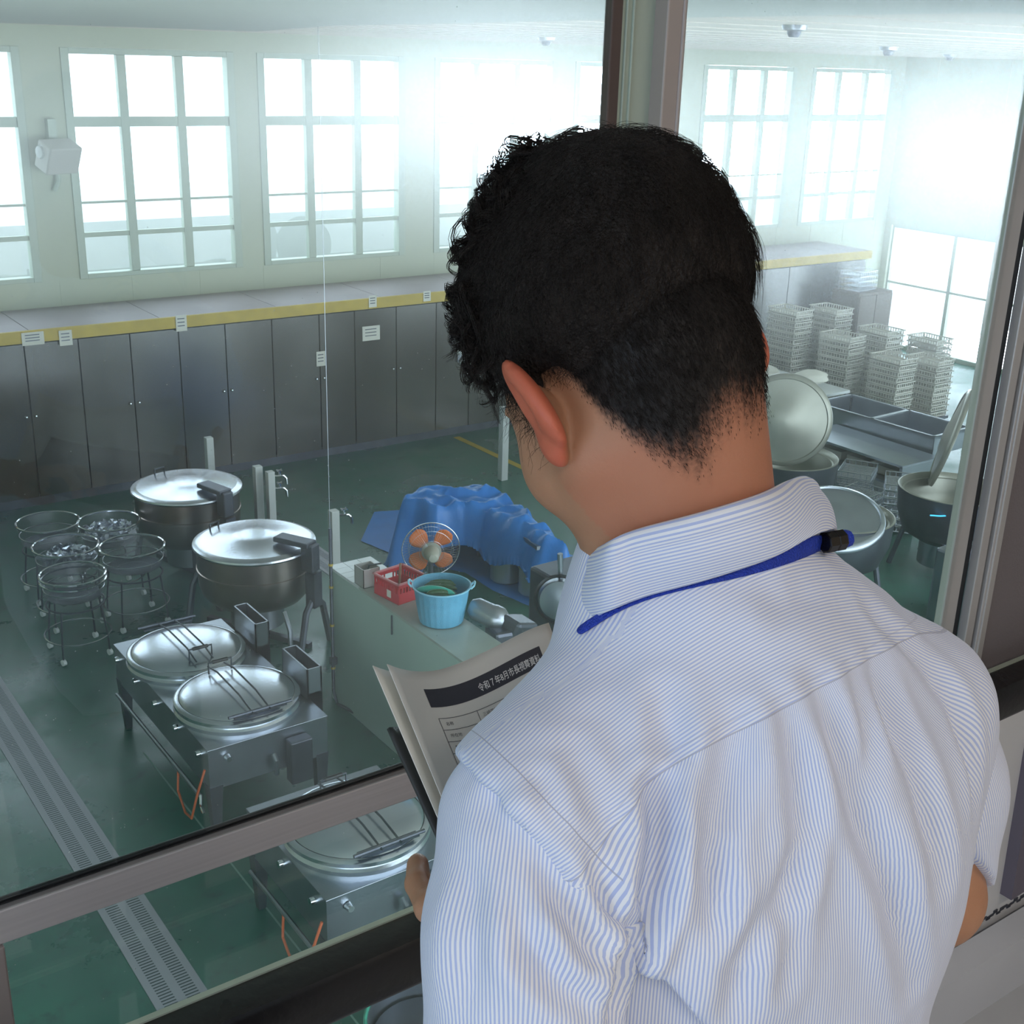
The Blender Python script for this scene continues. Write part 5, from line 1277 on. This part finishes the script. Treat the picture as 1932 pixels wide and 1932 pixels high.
fs = [(i*3+j, i*3+j+1, (i+1)*3+j+1, (i+1)*3+j) for i in range(len(up)-1) for j in range(2)]
o = MB().add(vs, fs).build('strap', lanm, ly); s_ = o.modifiers.new('sub', 'SUBSURF'); s_.levels = s_.render_levels = 2; s_ = o.modifiers.new('th', 'SOLIDIFY'); s_.thickness = .0016; s_.offset = 0
cc_ = onS(1572, 1021, .004)-O_; axd = Vector(unit(V(1590, 1015, .78)-V(1548, 1023, .772))); rt = toward(axd)
clasp = mat('black_metal_clasp', (.05, .045, .04), .12, .9)
m = MB(); m.lathe([(.0062, -.0075), (.0072, -.007), (.0072, -.001), (.0066, -.0005), (.0066, .0005), (.0072, .001), (.0072, .007), (.0062, .0075)], cc_, 8, axis=rt, cap=True).build('clasp', clasp, ly, ang=20)
ee = Vector(cc_)+axd*.0095
MB().lathe([(.0, -.003), (.0058, -.003), (.0062, .0), (.0055, .0035), (.003, .0045), (0, .0045)], ee, 10, axis=rt).build('strap_end', lanm, ly)

# ---------------------------------------------------------------- papers and folder in his hands
def sheet_fn(TL, TR, BL, BR, bow, bowdir):
    def f(u, v):
        p = TL*(1-u)*(1-v)+TR*u*(1-v)+BL*(1-u)*v+BR*u*v
        w1 = 6.75*u*(1-u)**2
        return p + bowdir*bow*w1*(1-.35*v)
    return f
sTL, sTR, sBL, sBR = V(730, 1253, .905), V(1035, 1175, 1.03), V(938, 1760, .835), V(1205, 1640, .99)
sn = unit(np.cross(sTR-sTL, sBL-sTL)); sn = sn if sn @ CF > 0 else -sn     # away from the reader's eyes
bd = unit(-CU*.8+CF*.6)
paper = mat('printed_paper', (.70, .67, .60), .8, 0, .02); ink = mat('grey_ink', (.055, .055, .065), .7); fold_m = mat('dark_folder_cover', (.035, .035, .035), .5)
def sheet(fn, name, label, m, th=.0006):
    n1, n2 = 28, 24; vs = [fn(i/(n1-1), j/(n2-1)) for i in range(n1) for j in range(n2)]
    o = MB().add(vs, [(i*n2+j, (i+1)*n2+j, (i+1)*n2+j+1, i*n2+j+1) for i in range(n1-1) for j in range(n2-1)]).build(name, m, ang=80)
    s_ = o.modifiers.new('thickness', 'SOLIDIFY'); s_.thickness = th; s_.offset = 0
    return tag(o, label, 'paper')
fA = sheet_fn(sTL, sTR, sBL, sBR, .020, bd)
front = sheet(fA, 'printed_sheet', 'front printed sheet with a dark title band and table held by the man', paper)
fB = sheet_fn(V(703, 1256, .915), V(1025, 1185, 1.045), V(925, 1775, .845), V(1190, 1660, 1.005), .020, bd)
sheet(fB, 'plain_sheet', 'second sheet showing as a pale strip left of the printed front sheet', mat('sheet_back', (.78, .74, .66), .8), .0006)
fC = sheet_fn(V(732, 1374, .935), V(1000, 1330, 1.06), V(925, 1800, .86), V(1180, 1720, 1.02), .004, bd)
cv = sheet(fC, 'document_folder', 'dark folder behind the papers with its rounded corner at the left', fold_m, .003); cv['category'] = 'folder'
def ptS(u, v, lift=.0007): return fA(u, v) - sn*lift
def patch(name, u0, v0, u1, v1, m, parent, n_=24, lift=.0006):
    vs = []; 
    for i in range(n_+1):
        for v in (v0, (v0+v1)/2, v1): vs.append(ptS(u0+(u1-u0)*i/n_, v, lift))
    return MB().add(vs, [(i*3+j, i*3+j+1, (i+1)*3+j+1, (i+1)*3+j) for i in range(n_) for j in range(2)]).build(name, m, parent, ang=80)
patch('title_band', .155, .075, .885, .150, mat('dark_title_band', (.045, .045, .055), .7), front)
def text(s, u0, v0, height, parent, m, lift=.0012, width=None, bold=0.0):
    cu_ = bpy.data.curves.new('text', 'FONT'); cu_.body = s; cu_.size = 1; cu_.offset = bold; cu_.resolution_u = 2
    o = bpy.data.objects.new('text', cu_); COL.objects.link(o); bpy.context.view_layer.update()
    me = bpy.data.meshes.new_from_object(o.evaluated_get(bpy.context.evaluated_depsgraph_get())); bpy.data.objects.remove(o)
    c = co_of(me)
    if not len(c): return
    x0, x1 = c[:, 0].min(), c[:, 0].max(); sx = (width/(x1-x0)) if width else height*297/210
    out = np.array([ptS(u0+(p[0]-x0)*sx, v0-(p[1])*height, lift) for p in c])
    me.vertices.foreach_set('co', out.astype(np.float32).ravel()); me.update(); me.name = 'writing'; me.materials.clear(); me.materials.append(m)
    k = bpy.data.objects.new('writing', me); COL.objects.link(k); k.parent = parent; return k
whiteink = mat('unprinted_paper', (.75, .73, .70), .8)
text('令和７年8月市長視察資料', .455, .132, .036, front, whiteink, .0014, .405, .012)
ln = MB()
def hline(v, u0=.17, u1=.95): 
    n_ = 16
    for i in range(n_):
        a, b_ = u0+(u1-u0)*i/n_, u0+(u1-u0)*(i+1)/n_; ln.add([ptS(a, v), ptS(b_, v), ptS(b_, v+.0022), ptS(a, v+.0022)], [(0, 1, 2, 3)])
def vline(u, v0, v1):
    for i in range(8):
        a, b_ = v0+(v1-v0)*i/8, v0+(v1-v0)*(i+1)/8; ln.add([ptS(u, a), ptS(u, b_), ptS(u+.003, b_), ptS(u+.003, a)], [(0, 1, 2, 3)])
rows = [.195+.047*k for k in range(12)]
for v in rows: hline(v)
for u in (.17, .40, .95): vline(u, rows[0], rows[-1])
ln.build('table_lines', ink, front, smooth=False)
for k, (a, b_) in enumerate((('名称', '三崎学校給食共同調理場'), ('所在地', '三浦市三崎町六合'), ('敷地面積', '1,345.00㎡'), ('構造等', '鉄骨造'), ('調理場', '平屋'), ('配送業務', '委託'))):
    text(a, .20, rows[k]+.030, .016, front, ink, .0010); text(b_, .425, rows[k]+.030, .017, front, ink, .0010)
